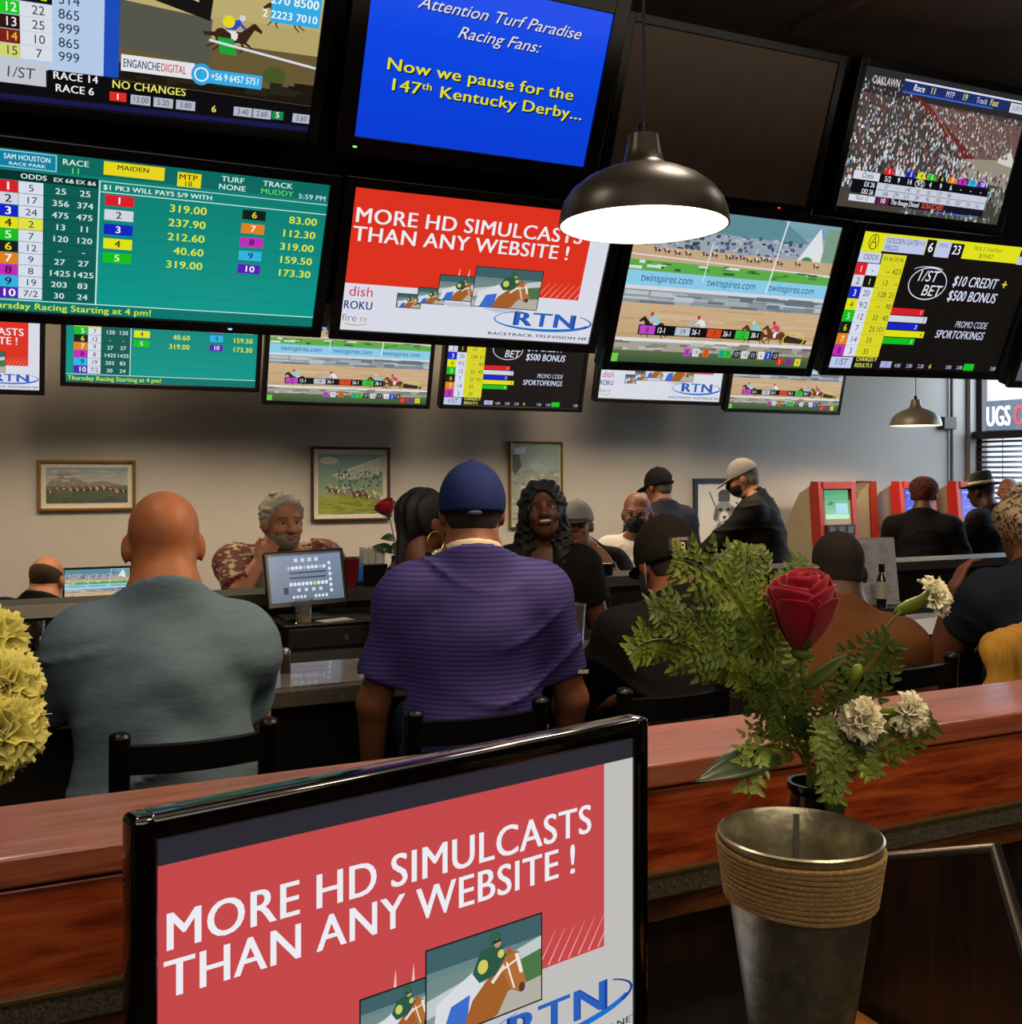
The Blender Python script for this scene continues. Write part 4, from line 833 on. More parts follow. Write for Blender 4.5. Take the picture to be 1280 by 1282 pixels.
    # ---- clothes
    def shirt(p, m, name='shirt', sleeve=.72, long=False, g=.013, hem=-.1, vneck=0.0, collar=0.0, folds=.004, seed=0, loose=0.0, neckz=.553, fr=14.0, tank=False):
        f = Field(p.h); p.torso(f, g + loose)
        if tank: pass
        elif long: p.arm(f, g, 1.0, .92)
        else: p.arm(f, g + .012, sleeve)
        if folds:
            rs = np.random.RandomState(seed); ph = rs.uniform(0, 6, 8)
            def fn(P):
                x, y, z = P[:, 0], P[:, 1], P[:, 2]
                wv = np.sin(fr * (z * 1.6 + .5 * x * np.sin(3 * x + ph[6])) + 2.2 * np.sin(5 * x + ph[0]) + 1.5 * np.sin(7 * z + ph[1]) + ph[2])
                w2 = np.sin(fr * .8 * (x * 1.3 - z * .6) + 2 * np.sin(6 * z + ph[3]) + ph[4]); w3 = np.sin(fr * 2.6 * (z + .4 * x) + 3 * np.sin(9 * x + ph[5]))
                return folds * 1.7 * (.55 * wv * np.abs(wv) + .22 * (1 - np.abs(w2)) ** 2 + .3 * w3)
            def fn2(P):
                x, y, z = P[:, 0], P[:, 1], P[:, 2]
                r_ = 1 - np.abs(np.sin(21 * z + 5 * x * np.sin(4 * x + ph[7]) + 1.6 * np.sin(8 * x + ph[0]) + 2 * y + ph[3]))
                m_ = np.clip(np.sin(7 * x + 5 * z + ph[1]) + np.sin(11 * z - 4 * x + ph[5]) + .3, 0, 1)
                return -folds * 2.2 * r_ ** 6 * m_
            f.disp(fn); f.disp(fn2)
        # sleeve ends, neck and hem
        for sd in (-1, 1):
            S, E, W = p.sh[sd], p.el[sd], p.wr[sd]
            if not long and not tank:
                c = S + (E - S) * sleeve; d = unit(E - S)
                rad = .11
                f.ops.append(((lambda P, c=c, d=d, rad=rad: np.where(np.linalg.norm(P - c - ((P - c) @ d)[..., None] * d, axis=-1) < rad, (P - c) @ d, -1.0)),
                              c - .16, c + .16, .004, 'i'))
        c_ = p.pt((0, -.03, neckz)); n_ = p.U @ unit((0, .42, 1.0)); ax_ = p.U @ np.array([0, 0, 1.0])
        f.ops.append(((lambda P: np.where(np.linalg.norm(P - c_ - ((P - c_) @ ax_)[..., None] * ax_, axis=-1) < .15, (P - c_) @ n_, -1.0)), c_ - .2, c_ + .2, .006, 'i'))
        if vneck: f.ell(p.pt((0, .12 * p.bd, .52)), (.055, .11, vneck), p.U, .01, 's')
        f.cut(p.pt((0, 0, hem)), p.U @ np.array([0, 0, -1.0]))
        o = p.field(name, f, m)
        if collar:
            c = Field(p.h * .8); c.cone(p.pt((0, -.018, .51)), p.pt((0, .0, .555 + collar)), .088, .076, k=.01)
            c.cone(p.pt((0, .0, .52)), p.hpt((0, -.02, .0)), .062, .062, k=.008, op='s'); c.cut(p.pt((0, 0, .545 + collar)), p.U @ np.array([0, .35, 1.0]))
            p.field('collar', c, m, o)
        return o
    def pants(p, m):
        f = Field(max(p.h, .012)); f.ell(p.pt((0, 0, -.01)), (.17 * p.bw + .008 + p.fat * .6, .13 * p.bd + .008 + p.fat * .4, .14), p.U, .05)
        for sd in (-1, 1):
            hip, kn, an = p.leg[sd]; f.cone(hip, kn, .1, .072, k=.05); f.cone(kn, an + np.array([0, 0, .03]), .07, .055, k=.03)
        p.field('trousers', f, m)
        sm = mat('shoe_black', '#161413', .5)
        for sd in (-1, 1):
            an = p.leg[sd][2]; s = Field(.012); s.cone(an + np.array([0, -.03, -.045]), an + np.array([0, .15, -.055]), .045, .04, k=.02); s.ell(an, (.05, .06, .05), None, .02)
            p.field('shoe', s, sm)
    # ---- head things
    def cap(p, m, brim=None, back=False, z=.025, tilt=0.0, g=.017, strap=None, bm=None, brimlen=.085, crown=.0):
        Rt = p.HR @ rx(R(tilt)); f = Field(p.h * .7)
        q = lambda v: p.HR @ (rx(R(tilt)) @ np.array(v, float)) + p.hc_l + np.array([0, 0, p.hipz])
        f.ell(q((0, -.012, .026)), (.077 + g, .096 + g, .098 + g + crown), Rt, .0); f.cut(q((0, 0, z)), Rt @ np.array([0, -.08, -1.0]))
        o = p.field('cap', f, m)
        if brim is not False:
            sg = -1 if back else 1; b = Field(p.h * .5); Rb = Rt @ rx(R(-14 * sg))
            b.ell(q((0, sg * (.075 + .005), z + .005)), (.078, .035 + brimlen, .008), Rb, .0); b.cut(q((0, sg * .05, z)), Rt @ np.array([0, -sg * 1.0, 0]))
            p.field('brim', b, bm or m, o)
        bt = Field(p.h * .5); bt.ell(q((0, -.012, .026 + .098 + g + crown)), (.011, .011, .006), Rt, .0); p.field('button', bt, m, o)
        return o
    def hair(p, m, kind='short', g=.012, front=.045):
        f = Field(p.h * .8)
        f.ell(p.hpt((0, -.016, .024)), (.077 + g, .096 + g, .098 + g), p.HR, .0)
        f.ell(p.hpt((0, -.02, .045)), (.075 + g, .088 + g, .073 + g), p.HR, .02)
        if kind in ('short', 'wavy'):
            f.ell(p.hpt((0, -.05, -.03)), (.066 + g * .6, .05 + g, .055), p.HR, .02)
            if kind == 'wavy': f.disp(lambda P: .007 * np.sin(70 * P[:, 0] + 14 * np.sin(22 * P[:, 2]) + 30 * P[:, 1]) * np.sin(38 * P[:, 1] + 25 * P[:, 2]))
            f.cut(p.hpt((0, front, .03)), p.HR @ np.array([0, 1.0, -.55])); f.cut(p.hpt((0, 0, -.07)), p.HR @ np.array([0, .3, -1.0]))
        elif kind == 'afro':
            f.ell(p.hpt((0, -.02, .055)), (.105, .11, .085), p.HR, .02); f.disp(lambda P: .004 * np.sin(110 * P[:, 0]) * np.sin(120 * P[:, 1]) * np.sin(115 * P[:, 2]))
            f.cut(p.hpt((0, front, .02)), p.HR @ np.array([0, 1.0, -.5])); f.cut(p.hpt((0, 0, -.035)), p.HR @ np.array([0, .4, -1.0]))
        elif kind == 'long':
            for sd in (-1, 1):
                f.cone(p.hpt((sd * .058, -.02, .03)), p.pt((sd * .085, .0, .50)), .042, .05, k=.03); f.cone(p.pt((sd * .085, .01, .52)), p.pt((sd * .10, .075, .33)), .05, .03, k=.03)
            f.cone(p.hpt((0, -.06, .0)), p.pt((0, -.075, .36)), .085, .11, k=.04)
            f.disp(lambda P: .006 * np.sin(55 * P[:, 0] + 9 * np.sin(18 * P[:, 2])) * np.sin(26 * P[:, 2]))
            f.disp(lambda P: .0035 * np.sin(130 * P[:, 0] + 60 * P[:, 1] + 10 * np.sin(20 * P[:, 2])))
            f.ell(p.hpt((0, .1, -.03)), (.062, .09, .112), p.HR, .015, 's')
        elif kind == 'braids':
            f.cut(p.hpt((0, front, .03)), p.HR @ np.array([0, 1.0, -.5]))
            f.cone(p.hpt((0, -.09, .05)), p.hpt((0, -.12, -.2)), .042, .026, k=.03)
            f.disp(lambda P: .004 * np.sin(140 * P[:, 0] + 40 * P[:, 1]))
            f.ell(p.hpt((0, .12, -.06)), (.09, .1, .1), p.HR, .02, 's')
        elif kind == 'rim':                                   # balding: hair round the sides only
            f.cut(p.hpt((0, -.05, .062)), p.HR @ np.array([0, .45, 1.0])); f.cut(p.hpt((0, .02, 0)), p.HR @ np.array([0, 1.0, 0])); f.cut(p.hpt((0, 0, -.06)), p.HR @ np.array([0, .3, -1.0]))
        return p.field('hair', f, m)
    def facebits(p, brow='#2a1c14', lip='#7a3f36', iris='#2a1a12', lips=True, smile=False, glasses=None, beard=None):
        ew = mat('eye_white', '#958d84', .3); im = mat('iris_' + iris[1:], iris, .3)
        for s in (-1, 1):
            e = B().ell((0, 0, 0), .0122 * p.s, 12).build('eye', ew, p.e, Vector(p.hpt((s * .032, .0755, .004)) * p.s), smooth=True)
            B().ell(Vector((p.HR @ np.array([0, .0078, 0])) * p.s), .0066 * p.s, 10).build('iris', im, e, smooth=True)
            b = Field(.005); b.cone(p.hpt((s * .014, .096, .026)), p.hpt((s * .05, .083, .027)), .0055, .004, k=.0); p.field('eyebrow', b, mat('brow_' + brow[1:], brow, .8))
        if smile:
            l = Field(.005); l.ell(p.hpt((0, .0945, -.062)), (.031, .0145, .0155), p.HR, .0); p.field('open_mouth', l, mat('mouth_dark', '#3a1512', .5))
            t = Field(.004); t.ell(p.hpt((0, .1005, -.0555)), (.026, .0105, .0065), p.HR, .0); p.field('teeth', t, mat('teeth', '#b5aca0', .3))
        elif lips:
            l = Field(.004); l.ell(p.hpt((0, .0985, -.0605)), (.023, .0095, .005), p.HR, .0); l.ell(p.hpt((0, .098, -.069)), (.019, .0095, .005), p.HR, .0); p.field('lips', l, mat('lip_' + lip[1:], lip, .5))
        if beard:
            b = Field(p.h * .7); b.ell(p.hpt((0, .03, -.052)), (.066, .078, .078), p.HR, .0); b.cut(p.hpt((0, 0, -.035)), p.HR @ np.array([0, .12, 1.0])); b.cut(p.hpt((0, .0, 0)), p.HR @ np.array([0, -1.0, 0]))
            b.ell(p.hpt((0, .11, -.062)), (.02, .03, .01), p.HR, .006, 's'); p.field('beard', b, mat('beard_' + beard[1:], beard, .9, vary=.25, scale=80))
        if glasses:
            g = B(); c = lambda v: Vector(p.hpt(v) * p.s)
            for s in (-1, 1):
                g.tube([c((s * .034 + .027 * math.cos(t), .104 - .006 * abs(math.cos(t)), .004 + .02 * math.sin(t))) for t in (2 * math.pi * i / 16 for i in range(16))], .0022 * p.s, 6, closed=True)
                g.tube([c((s * .061, .098, .008)), c((s * .082, .06, .01)), c((s * .084, -.005, .0))], .002 * p.s, 6)
            g.tube([c((-.007, .106, .006)), c((.007, .106, .006))], .002 * p.s, 6); g.build('glasses', mat('glasses_' + glasses[1:], glasses, .3), p.e, smooth=True)
    def mask(p, col='#15130f'):
        f = Field(p.h * .7); f.ell(p.hpt((0, .03, -.05)), (.068, .085, .072), p.HR, .0); f.cone(p.hpt((0, .1, -.005)), p.hpt((0, .115, -.035)), .014, .016, k=.02)
        f.cut(p.hpt((0, 0, -.012)), p.HR @ np.array([0, -.15, 1.0])); f.cut(p.hpt((0, .015, 0)), p.HR @ np.array([0, -1.0, 0]))
        o = p.field('face_mask', f, mat('mask_' + col[1:], col, .85))
        c = lambda v: Vector(p.hpt(v) * p.s)
        for s in (-1, 1):
            B().tube([c((s * .063, .03, -.02)), c((s * .084, -.005, .018)), c((s * .092, -.03, .0)), c((s * .088, -.02, -.04)), c((s * .062, .025, -.075))], .0022 * p.s, 6).build('ear_loop', mat('ear_loop', '#a8a49c', .7), o, smooth=True)
        return o
# ---------------------------------------------------------------- the people
def away(px, add=0.0):            # facing straight away from the viewer at that column, plus degrees to the left
    r = ray(px, 592); return -math.degrees(math.atan2(r[0], r[1])) + add
V3 = lambda a: tuple(a)
def cloth(name, col, **k): return mat(name, col, k.pop('rough', .85), vary=k.pop('vary', .08), scale=k.pop('scale', 5), bump=k.pop('bump', .22), bscale=k.pop('bscale', 16), stretch=k.pop('stretch', (1, 1, 3.2)), spec=.12, **k)
denim = cloth('dark_denim', '#1c2230'); black = cloth('black_cotton', '#100e0f'); jacket = cloth('black_jacket', '#14120f', rough=.7)
hairblack = mat('black_hair', '#0a0807', .6, vary=.3, scale=60, stretch=(1, 1, .2), bump=.5, bscale=120)

# 1 bald man in a grey-blue T-shirt
p = Person('heavy bald man in a grey blue T-shirt on the leftmost bar chair, seen from behind', at_v(205, 681, 2.68), away(205, 2), 1.02, True, lean=10, bulk=(.96, 1.15), hz=.672, neck=1.2, fat=.045, skin='#a5653f', h=.0095,
           arms={-1: ((-.10, .20, -.17), (.05, .42, -.11)), 1: ((.05, .19, -.21), (-.06, .42, -.11))}, sh=1.0, hp=-8)
tee = cloth('grey_blue_jersey', '#60727c', vary=.06, scale=30)
p.shirt(tee, folds=.006, sleeve=.8, loose=.004, seed=3, hem=-.16, fr=13)
p.pants(denim)

Q1 = p
# 2 man in a blue cap
p = Person('man in a royal blue cap and purple blue striped jersey, seated with his back turned', at_v(591, 640, 2.60), away(590, 4), .93, True, lean=4, bulk=(1.08, 1.1), neck=1.22, fat=.02, skin='#6e4228', h=.0095,
           arms={-1: ((-.095, .02, -.29), (-.10, .10, -.53), {'d': (0, .15, -1), 'n': (1, 0, 0)}), 1: ((.10, .02, -.29), (.09, .10, -.53), {'d': (0, .15, -1), 'n': (-1, 0, 0)})})
jer = mat('striped_jersey', '#3c3470', .75, col2='#2c2556', kind='wave', scale=26, spec=.25, bump=.15, bscale=200)
sh_ = p.shirt(jer, folds=.0055, sleeve=.76, seed=11, hem=-.14, loose=.006, fr=11)
us = Field(.007); us.cone(p.pt((0, -.02, .5)), p.pt((0, -.01, .575)), .092, .083, k=.01); us.cone(p.pt((0, -.02, .45)), p.hpt((0, -.03, -.03)), .07, .072, k=.01, op='s'); us.cut(p.pt((0, 0, .575)), p.U @ np.array([0, .3, 1.0]))
p.field('undershirt_collar', us, cloth('cream_cotton', '#c2b69a'))
for sd in (-1, 1):
    S, E = p.sh[sd], p.el[sd]; d = unit(E - S); c = S + (E - S) * .7 + np.array([sd * .042, -.054, .0])
    w = unit(np.cross(d, (0, 1, 0)))
    B().box(Vector(c * p.s), (.045, .004, .009), rot=Vector(np.cross(w, d)).to_track_quat('Y', 'Z').to_matrix().to_4x4()).build('sleeve_stripe', mat('reflective_stripe', '#b7a58f', .4), sh_)
bluecap = cloth('royal_blue_cap', '#1c2654', vary=.1)
cp = p.cap(bluecap, z=-.008, g=.02, tilt=-2, brim=None)
pl = Field(.004); pl.ell(p.hpt((0, -.128, .0)), (.022, .006, .008), p.HR, 0); p.field('back_patch', pl, mat('cap_patch', '#3b3350', .6), cp)
p.hair(mat('short_dark_hair', '#1a110c', .8, vary=.3, scale=90), 'short', g=.003, front=.0)
p.pants(denim)

Q2 = p
# 3 man in a black cap leaning on the bar
p = Person('man in a black cap and black T-shirt hunched over the near side of the bar', at_v(834, 704, 2.72), away(834, 22), 1.0, True, lean=22, side=0, bulk=(1.04, 1.1), neck=1.1, fat=.02, skin='#6a3f26', h=.0095, hy=10, hp=-10,
           arms={-1: ((-.12, .19, -.22), (.10, .33, -.24)), 1: ((.10, .16, -.26), (-.04, .36, -.24))})
p.shirt(black, folds=.005, sleeve=.9, seed=5, hem=-.16)
cp = p.cap(cloth('black_cap', '#17130f'), z=-.012, g=.021, tilt=-4, brimlen=.05)
c = Canvas(10, 4, '#0d0b09'); c.text('NATIONAL', 5, 1.1, .9, '#b9a883', 'c'); c.ring(5.6, 2.7, 1.2, 1.1, .45, '#c8b48c'); c.rect(3.9, 1.8, 4.5, 3.6, '#c8b48c'); c.text('C', 5.6, 3.2, 1.1, '#c8b48c', 'c')
Mx = np.eye(4); bk = rz(R(160)); Mx[:3, :3] = p.HR @ rx(R(-8)) @ np.eye(3); q = p.hpt((.035, -.118, .03)) * p.s
em = c.build('cap_lettering', cp, .075, .032, mtl=PRINT)
# wrap the lettering round the crown
for v in em.data.vertices:
    x, y, z = v.co; a = x / .108 - .22
    v.co = Vector(p.hpt((.102 * math.sin(a), -.012 - (.1215 + y * -.5) * math.cos(a) * .98, .045 + z * 1.2)) * p.s)
p.mask('#3a3a40'); p.hair(mat('short_dark_hair', '#1a110c', .8), 'short', g=.003, front=.0); p.pants(denim)

Q3 = p
# 4 man in a brown shirt
p = Person('man in a rust brown shirt with close cropped hair seated behind the red rose', at_v(1049, 714, 2.70), away(1048, 0), 1.0, True, lean=16, bulk=(1.06, 1.1), neck=1.25, fat=.03, skin='#4a2c1c', h=.0095, hy=8, hp=-10,
           arms={-1: ((-.09, .05, -.27), (.02, .26, -.30)), 1: ((.09, .05, -.27), (-.02, .26, -.30))})
p.shirt(cloth('rust_shirt', '#5f3a1e'), folds=.004, sleeve=.85, seed=8, hem=-.12, collar=.0)
p.hair(mat('cropped_hair', '#20150f', .9, vary=.3, scale=150), 'short', g=.004, front=.05); p.pants(denim)

Q4 = p
# 5 woman at the right edge
p = Person('woman in a leopard print headwrap propping her head on her hand at the right edge', at_v(1284, 662, 2.62), away(1285, 30), 1.0, True, lean=14, bulk=(1.12, 1.1), fat=.03, skin='#6b4028', h=.0095, hy=10, hp=-14,
           arms={-1: ((-.085, .19, -.25), (-.05, .13, .02), {'d': (.5, .3, 1), 'n': (1, 0, .1), 'curl': 30}), 1: ((.08, .16, -.26), (-.08, .38, -.24))})
p.shirt(cloth('navy_cotton', '#1c212b'), folds=.005, sleeve=.5, seed=2, hem=-.05)
lp = bpy.data.materials.new('leopard_cloth'); lp.use_nodes = True; N = lp.node_tree.nodes; L = lp.node_tree.links
tcn = N.new('ShaderNodeTexCoord'); ns = N.new('ShaderNodeTexNoise'); ns.inputs['Scale'].default_value = 22; vo = N.new('ShaderNodeTexVoronoi'); vo.inputs['Scale'].default_value = 52
mx = N.new('ShaderNodeMix'); mx.data_type = 'RGBA'; mx.inputs[0].default_value = .08; L.new(tcn.outputs['Object'], mx.inputs[6]); L.new(ns.outputs['Color'], mx.inputs[7]); L.new(tcn.outputs['Object'], ns.inputs[0]); L.new(mx.outputs[2], vo.inputs[0])
cr = N.new('ShaderNodeValToRGB'); e_ = cr.color_ramp.elements; e_[0].position = .12; e_[0].color = (*lin('#8a6a48'), 1); e_[1].position = .52; e_[1].color = (*lin('#a58c68'), 1); k_ = e_.new(.2); k_.color = (*lin('#2a1e16'), 1); k_ = e_.new(.40); k_.color = (*lin('#2a1e16'), 1)
L.new(vo.outputs['Distance'], cr.inputs[0]); L.new(cr.outputs[0], N['Principled BSDF'].inputs['Base Color']); N['Principled BSDF'].inputs['Roughness'].default_value = .8
f = Field(.009); f.ell(p.hpt((0, -.02, .03)), (.105, .125, .125), p.HR, .0); f.ell(p.hpt((0, -.11, .06)), (.07, .06, .07), p.HR, .05); f.cone(p.hpt((-.06, -.08, 0)), p.hpt((-.05, -.11, -.14)), .05, .03, k=.03)
f.disp(lambda P: .006 * np.sin(40 * P[:, 2] + 22 * P[:, 0])); f.ell(p.hpt((0, .13, -.05)), (.1, .1, .11), p.HR, .02, 's'); p.field('headwrap', f, lp)
p.pants(denim)

Q5 = p
# 6 grey haired man on the far side
p = Person('grey haired man in red patterned shirt and tan vest, chin resting on his hand', at_v(354, 654, 4.98), away(352, 190), 1.06, True, lean=14, bulk=(1.12, 1.05), skin='#a06a4a', h=.009, face=True, hy=12, hp=-2, fat=.01, shz=.05,
           arms={-1: ((-.13, .19, -.12), (-.0, .26, -.10), {'curl': 35}), 1: ((.02, .27, -.10), (-.075, .20, .02), {'d': (-.5, -.12, .6), 'n': (0, -1, .2), 'curl': 50})})
pat = mat('red_patterned_shirt', '#5a1f18', .8, col2='#a89878', scale=26, stretch=(1, 1, 2.6), bump=.2); pat.node_tree.nodes['Color Ramp'].color_ramp.elements[0].position = .40; pat.node_tree.nodes['Color Ramp'].color_ramp.elements[1].position = .48
p.shirt(pat, folds=.004, sleeve=.95, seed=4, collar=.012)
f = Field(.009); p.torso(f, .024); f.cut(p.pt((0, 0, .54)), p.U @ np.array([0, .2, 1.0])); f.cut(p.pt((0, 0, -.02)), p.U @ np.array([0, 0, -1.0])); f.ell(p.pt((0, .14, .42)), (.07, .14, .22), p.U, .01, 's')
for sd in (-1, 1): f.cut(p.pt((sd * .175, 0, .4)), p.U @ np.array([sd * 1.0, 0, .15]))
p.field('vest', f, cloth('tan_vest', '#8a7a60'))
p.hair(mat('grey_hair', '#b5ae9f', .7, vary=.25, scale=70, bump=.5), 'wavy', g=.016, front=.035); p.facebits('#5a5048', '#8a5348', beard='#8a7f72'); p.pants(denim)

P6 = p
# 7 woman with braids and hoop earring
p = Person('woman with dark braids and a large gold hoop earring, bare shouldered in black', at_v(533, 652, 3.84), -84, .92, False, bulk=(.9, .95), neck=.85, skin='#5a3523', h=.009, face=True, hy=4, arms={})
p.shirt(black, 'tank_top', tank=True, g=.008, hem=-.1, folds=.002, neckz=.46)
for sd in (-1, 1):
    f = Field(.008); f.cone(p.pt((sd * .085, .085, .42)), p.pt((sd * .09, .0, .535)), .018, k=.01); f.cone(p.pt((sd * .09, .0, .535)), p.pt((sd * .085, -.10, .42)), .018, k=.01); p.field('strap', f, black)
p.hair(hairblack, 'braids', g=.016, front=.03); p.facebits('#150d09', '#5a2d28')
B().tube([Vector(p.hpt((.098, -.012 + .04 * math.cos(t), -.082 + .042 * math.sin(t))) * p.s) for t in (2 * math.pi * i / 28 for i in range(28))], .0032, 8, closed=True).build('hoop_earring', mat('gold_metal', '#c9a25a', .25, 1.0, vary=.05), p.e, smooth=True)
p.pants(denim)

# 9 bartender
p = Person('smiling bartender with long black hair in a black V-neck top', at_v(680, 640, 3.84), away(680, 172), .945, False, bulk=(.95, 1.0), neck=.9, skin='#4e2d1f', h=.0085, face=True, hy=10, hp=10, ht=5,
           arms={1: ((.07, -.03, -.27), (.10, .06, -.5)), -1: ((-.09, -.03, -.27), (-.13, .08, -.49))})
p.shirt(black, 'top', sleeve=.55, vneck=.15, folds=.003, g=.01, hem=-.1)
bp = Canvas(6, 1.4, '#151315'); bp.text('Lounge', 3, 1.0, .8, '#b89a4a', 'c', 0, .3); em = bp.build('lettering', p.e, .075, .018, mtl=PRINT); em.location = Vector(p.pt((-.085, .148, .40)) * p.s); em.rotation_euler = (R(-6), 0, R(180 - 12))
p.hair(hairblack, 'long', g=.018); p.facebits('#120c09', '#6a2f2a', smile=True); p.pants(black)

# 10 man with visor cap, hands at his mouth
p = Person('man in a black T-shirt and watch, both hands at his mouth', at_v(722, 657, 5.06), away(722, 168), 1.0, True, lean=16, bulk=(1.1, 1.05), skin='#8a5a42', h=.009, face=True, hy=6, hp=5,
           arms={-1: ((-.16, .20, -.21), (-.0, .24, .045), {'d': (.7, .1, .6), 'n': (.2, -1, 0), 'curl': 50}), 1: ((.05, .25, -.2), (-.10, .22, .05), {'d': (-.6, .1, .7), 'n': (0, -1, 0), 'curl': 50})})
p.shirt(black, folds=.004, sleeve=.75, seed=6); p.cap(cloth('grey_cap', '#8a8884'), z=.02, bm=black); p.facebits('#3a2a20', glasses='#1a1816')
E_, W_ = p.el[-1], p.wr[-1]; c0 = E_ + (W_ - E_) * .88; d_ = Vector(unit(W_ - E_))
B().cyl(Vector(c0 * p.s) - d_ * .011, Vector(c0 * p.s) + d_ * .011, .037, n=20).build('wristwatch', mat('watch_steel', '#23262a', .3, .6), p.e)
p.pants(denim)

P10 = p
# 11 bald man in white T-shirt with black mask
p = Person('bald man in a white T-shirt, glasses and black face mask on the far side', at_v(798, 643, 5.62), away(798, 160), 1.06, True, lean=10, bulk=(1.15, 1.1), skin='#6a4028', h=.009, face=True, hy=14, hp=-4, fat=.015,
           arms={-1: ((-.1, .16, -.25), (.08, .30, -.24)), 1: ((.1, .18, -.25), (-.08, .32, -.24))})
p.shirt(cloth('white_cotton', '#b5b1a8'), folds=.006, sleeve=.8, seed=9, fr=16); p.mask('#17151a'); p.facebits('#1a120e', lips=False, glasses='#8a8078'); p.pants(denim)

P11 = p
# 12 man in a black cap and dark denim jacket, from behind
p = Person('man in a black cap and dark denim jacket standing with his back turned', at_v(824, 609, 6.55), away(824, 28), 1.0, False, lean=4, bulk=(1.15, 1.1), skin='#6a4028', h=.009, hy=22, hp=-8, arms={-1: ((-.08, .06, -.28), (-.0, .28, -.33)), 1: ((.08, .0, -.29), (.02, .22, -.42))})
p.shirt(cloth('dark_denim_jacket', '#232733'), 'jacket', long=True, g=.02, folds=.004, seed=7, collar=.02, hem=-.14); cp = p.cap(black, z=.0, g=.02)
f = Field(.005); f.ell(p.hpt((.03, -.115, .035)), (.03, .012, .016), p.HR, 0); p.field('back_patch', f, mat('cap_label', '#a08a68', .6), cp)
p.hair(mat('grey_stubble', '#4a4038', .9), 'short', g=.003, front=-.02); p.pants(denim)

# 13 man in a grey cap, black jacket and mask
p = Person('man in a grey cap, black jacket and mask reaching his arm down left', at_v(930, 599, 5.92), away(930, 78), 1.0, False, lean=13, bulk=(1.1, 1.15), skin='#a06a48', h=.009, face=True, hy=8, hp=-16, fat=.02,
           arms={-1: ((-.02, .22, -.20), (-.02, .44, -.36)), 1: ((.10, -.07, -.27), (.05, -.02, -.50))})
p.shirt(jacket, 'jacket', long=True, g=.022, folds=.006, seed=12, collar=.03, hem=-.16); p.cap(cloth('grey_twill', '#84807a'), z=.02, tilt=-6); p.mask('#14120f'); p.hair(mat('grey_side_hair', '#8a8478', .8), 'short', g=.004, front=.0); p.facebits('#6a5a48', lips=False); p.pants(denim)

# 14 person with red dyed hair
p = Person('person with short red dyed hair and black T-shirt at the betting machines', at_v(1157, 620, 5.85), away(1157, -6), 1.0, False, lean=6, bulk=(1.1, 1.1), skin='#4a2c1e', h=.01, hp=-12, fat=.01,
           arms={-1: ((-.10, .06, -.27), (-.06, .26, -.33)), 1: ((.12, .04, -.27), (.06, .26, -.36))})
p.shirt(black, folds=.004, sleeve=.8, seed=13, hem=-.2); p.hair(mat('red_dyed_hair', '#5a1810', .9, col2='#1f0c08', scale=50, bump=.6), 'afro'); p.pants(denim)

# 15 man in a black hat
p = Person('man in a black brimmed hat and black shirt holding a thin stick', at_v(1229, 615, 5.95), away(1229, 62), 1.0, False, lean=6, bulk=(1.05, 1.05), skin='#3e2518', h=.01, hp=-10, face=True,
           arms={-1: ((-.06, .12, -.25), (-.06, .36, -.33), {'d': (0, 1, -.3), 'n': (1, 0, 0), 'curl': 60}), 1: ((.06, .02, -.28), (.0, .24, -.36))})
p.shirt(black, folds=.004, sleeve=.8, seed=14, hem=-.2)
f = Field(.008); f.cone(p.hpt((0, -.01, .05)), p.hpt((0, -.01, .125)), .093, .085, k=.01); f.cut(p.hpt((0, 0, .15)), p.HR @ np.array([0, .1, 1.0]));
hat = p.field('hat', f, mat('black_felt', '#15130f', .9)); f = Field(.007); f.ell(p.hpt((0, 0, .046)), (.15, .165, .011), p.HR, 0); p.field('hat_brim', f, mat('black_felt', '#15130f', .9), hat)
f = Field(.007); f.cone(p.hpt((0, -.01, .06)), p.hpt((0, -.01, .068)), .0955, k=0); f.cut(p.hpt((0, 0, .078)), p.HR @ np.array([0, 0, 1.0])); f.cut(p.hpt((0, 0, .055)), p.HR @ np.array([0, 0, -1.0])); p.field('hat_band', f, mat('pale_hat_band', '#a89a80', .6), hat)
p.facebits('#120c09', '#4a2a24'); p.pants(denim)
HATHAND = Vector(rz(p.psi) @ (p.wr[-1] * p.s + np.array([0, .05, -.03]))) + Vector(p.root)

# 16 man behind the leopard headwrap
p = Person('man with shaved head mostly hidden behind the leopard headwrap by the window blind', at_v(1263, 616, 6.4), away(1263, 150), .98, False, bulk=(1.05, 1), skin='#7a4c34', h=.011, face=True, hy=20)
p.shirt(cloth('dark_grey_tee', '#26262a'), seed=15); p.facebits('#1a120e'); p.pants(denim)

# 17 seated man at the far left table
p = Person('balding man in black seated low at a far table before a small screen, left edge', at_v(60, 726, 6.20), away(60, -28), 1.0, True, lean=14, bulk=(1.2, 1.1), hz=.652, shz=.02, neck=1.2, skin='#9a6444', h=.01, hp=-8, arms={-1: ((-.08, .14, -.26), (-.04, .33, -.29)), 1: ((.08, .14, -.26), (.04, .33, -.29))})
p.shirt(black, seed=16); p.hair(mat('dark_rim_hair', '#3a2a1e', .9, vary=.2, scale=80), 'rim', g=.003); p.pants(denim)
STOOLS = [(P6, 'round black stool under the grey haired man on the far side of the bar'), (P10, 'round black stool under the man with the wristwatch'), (P11, 'round black stool under the bald man in white T-shirt'), (p, 'round black stool under the balding man at the far left table')]
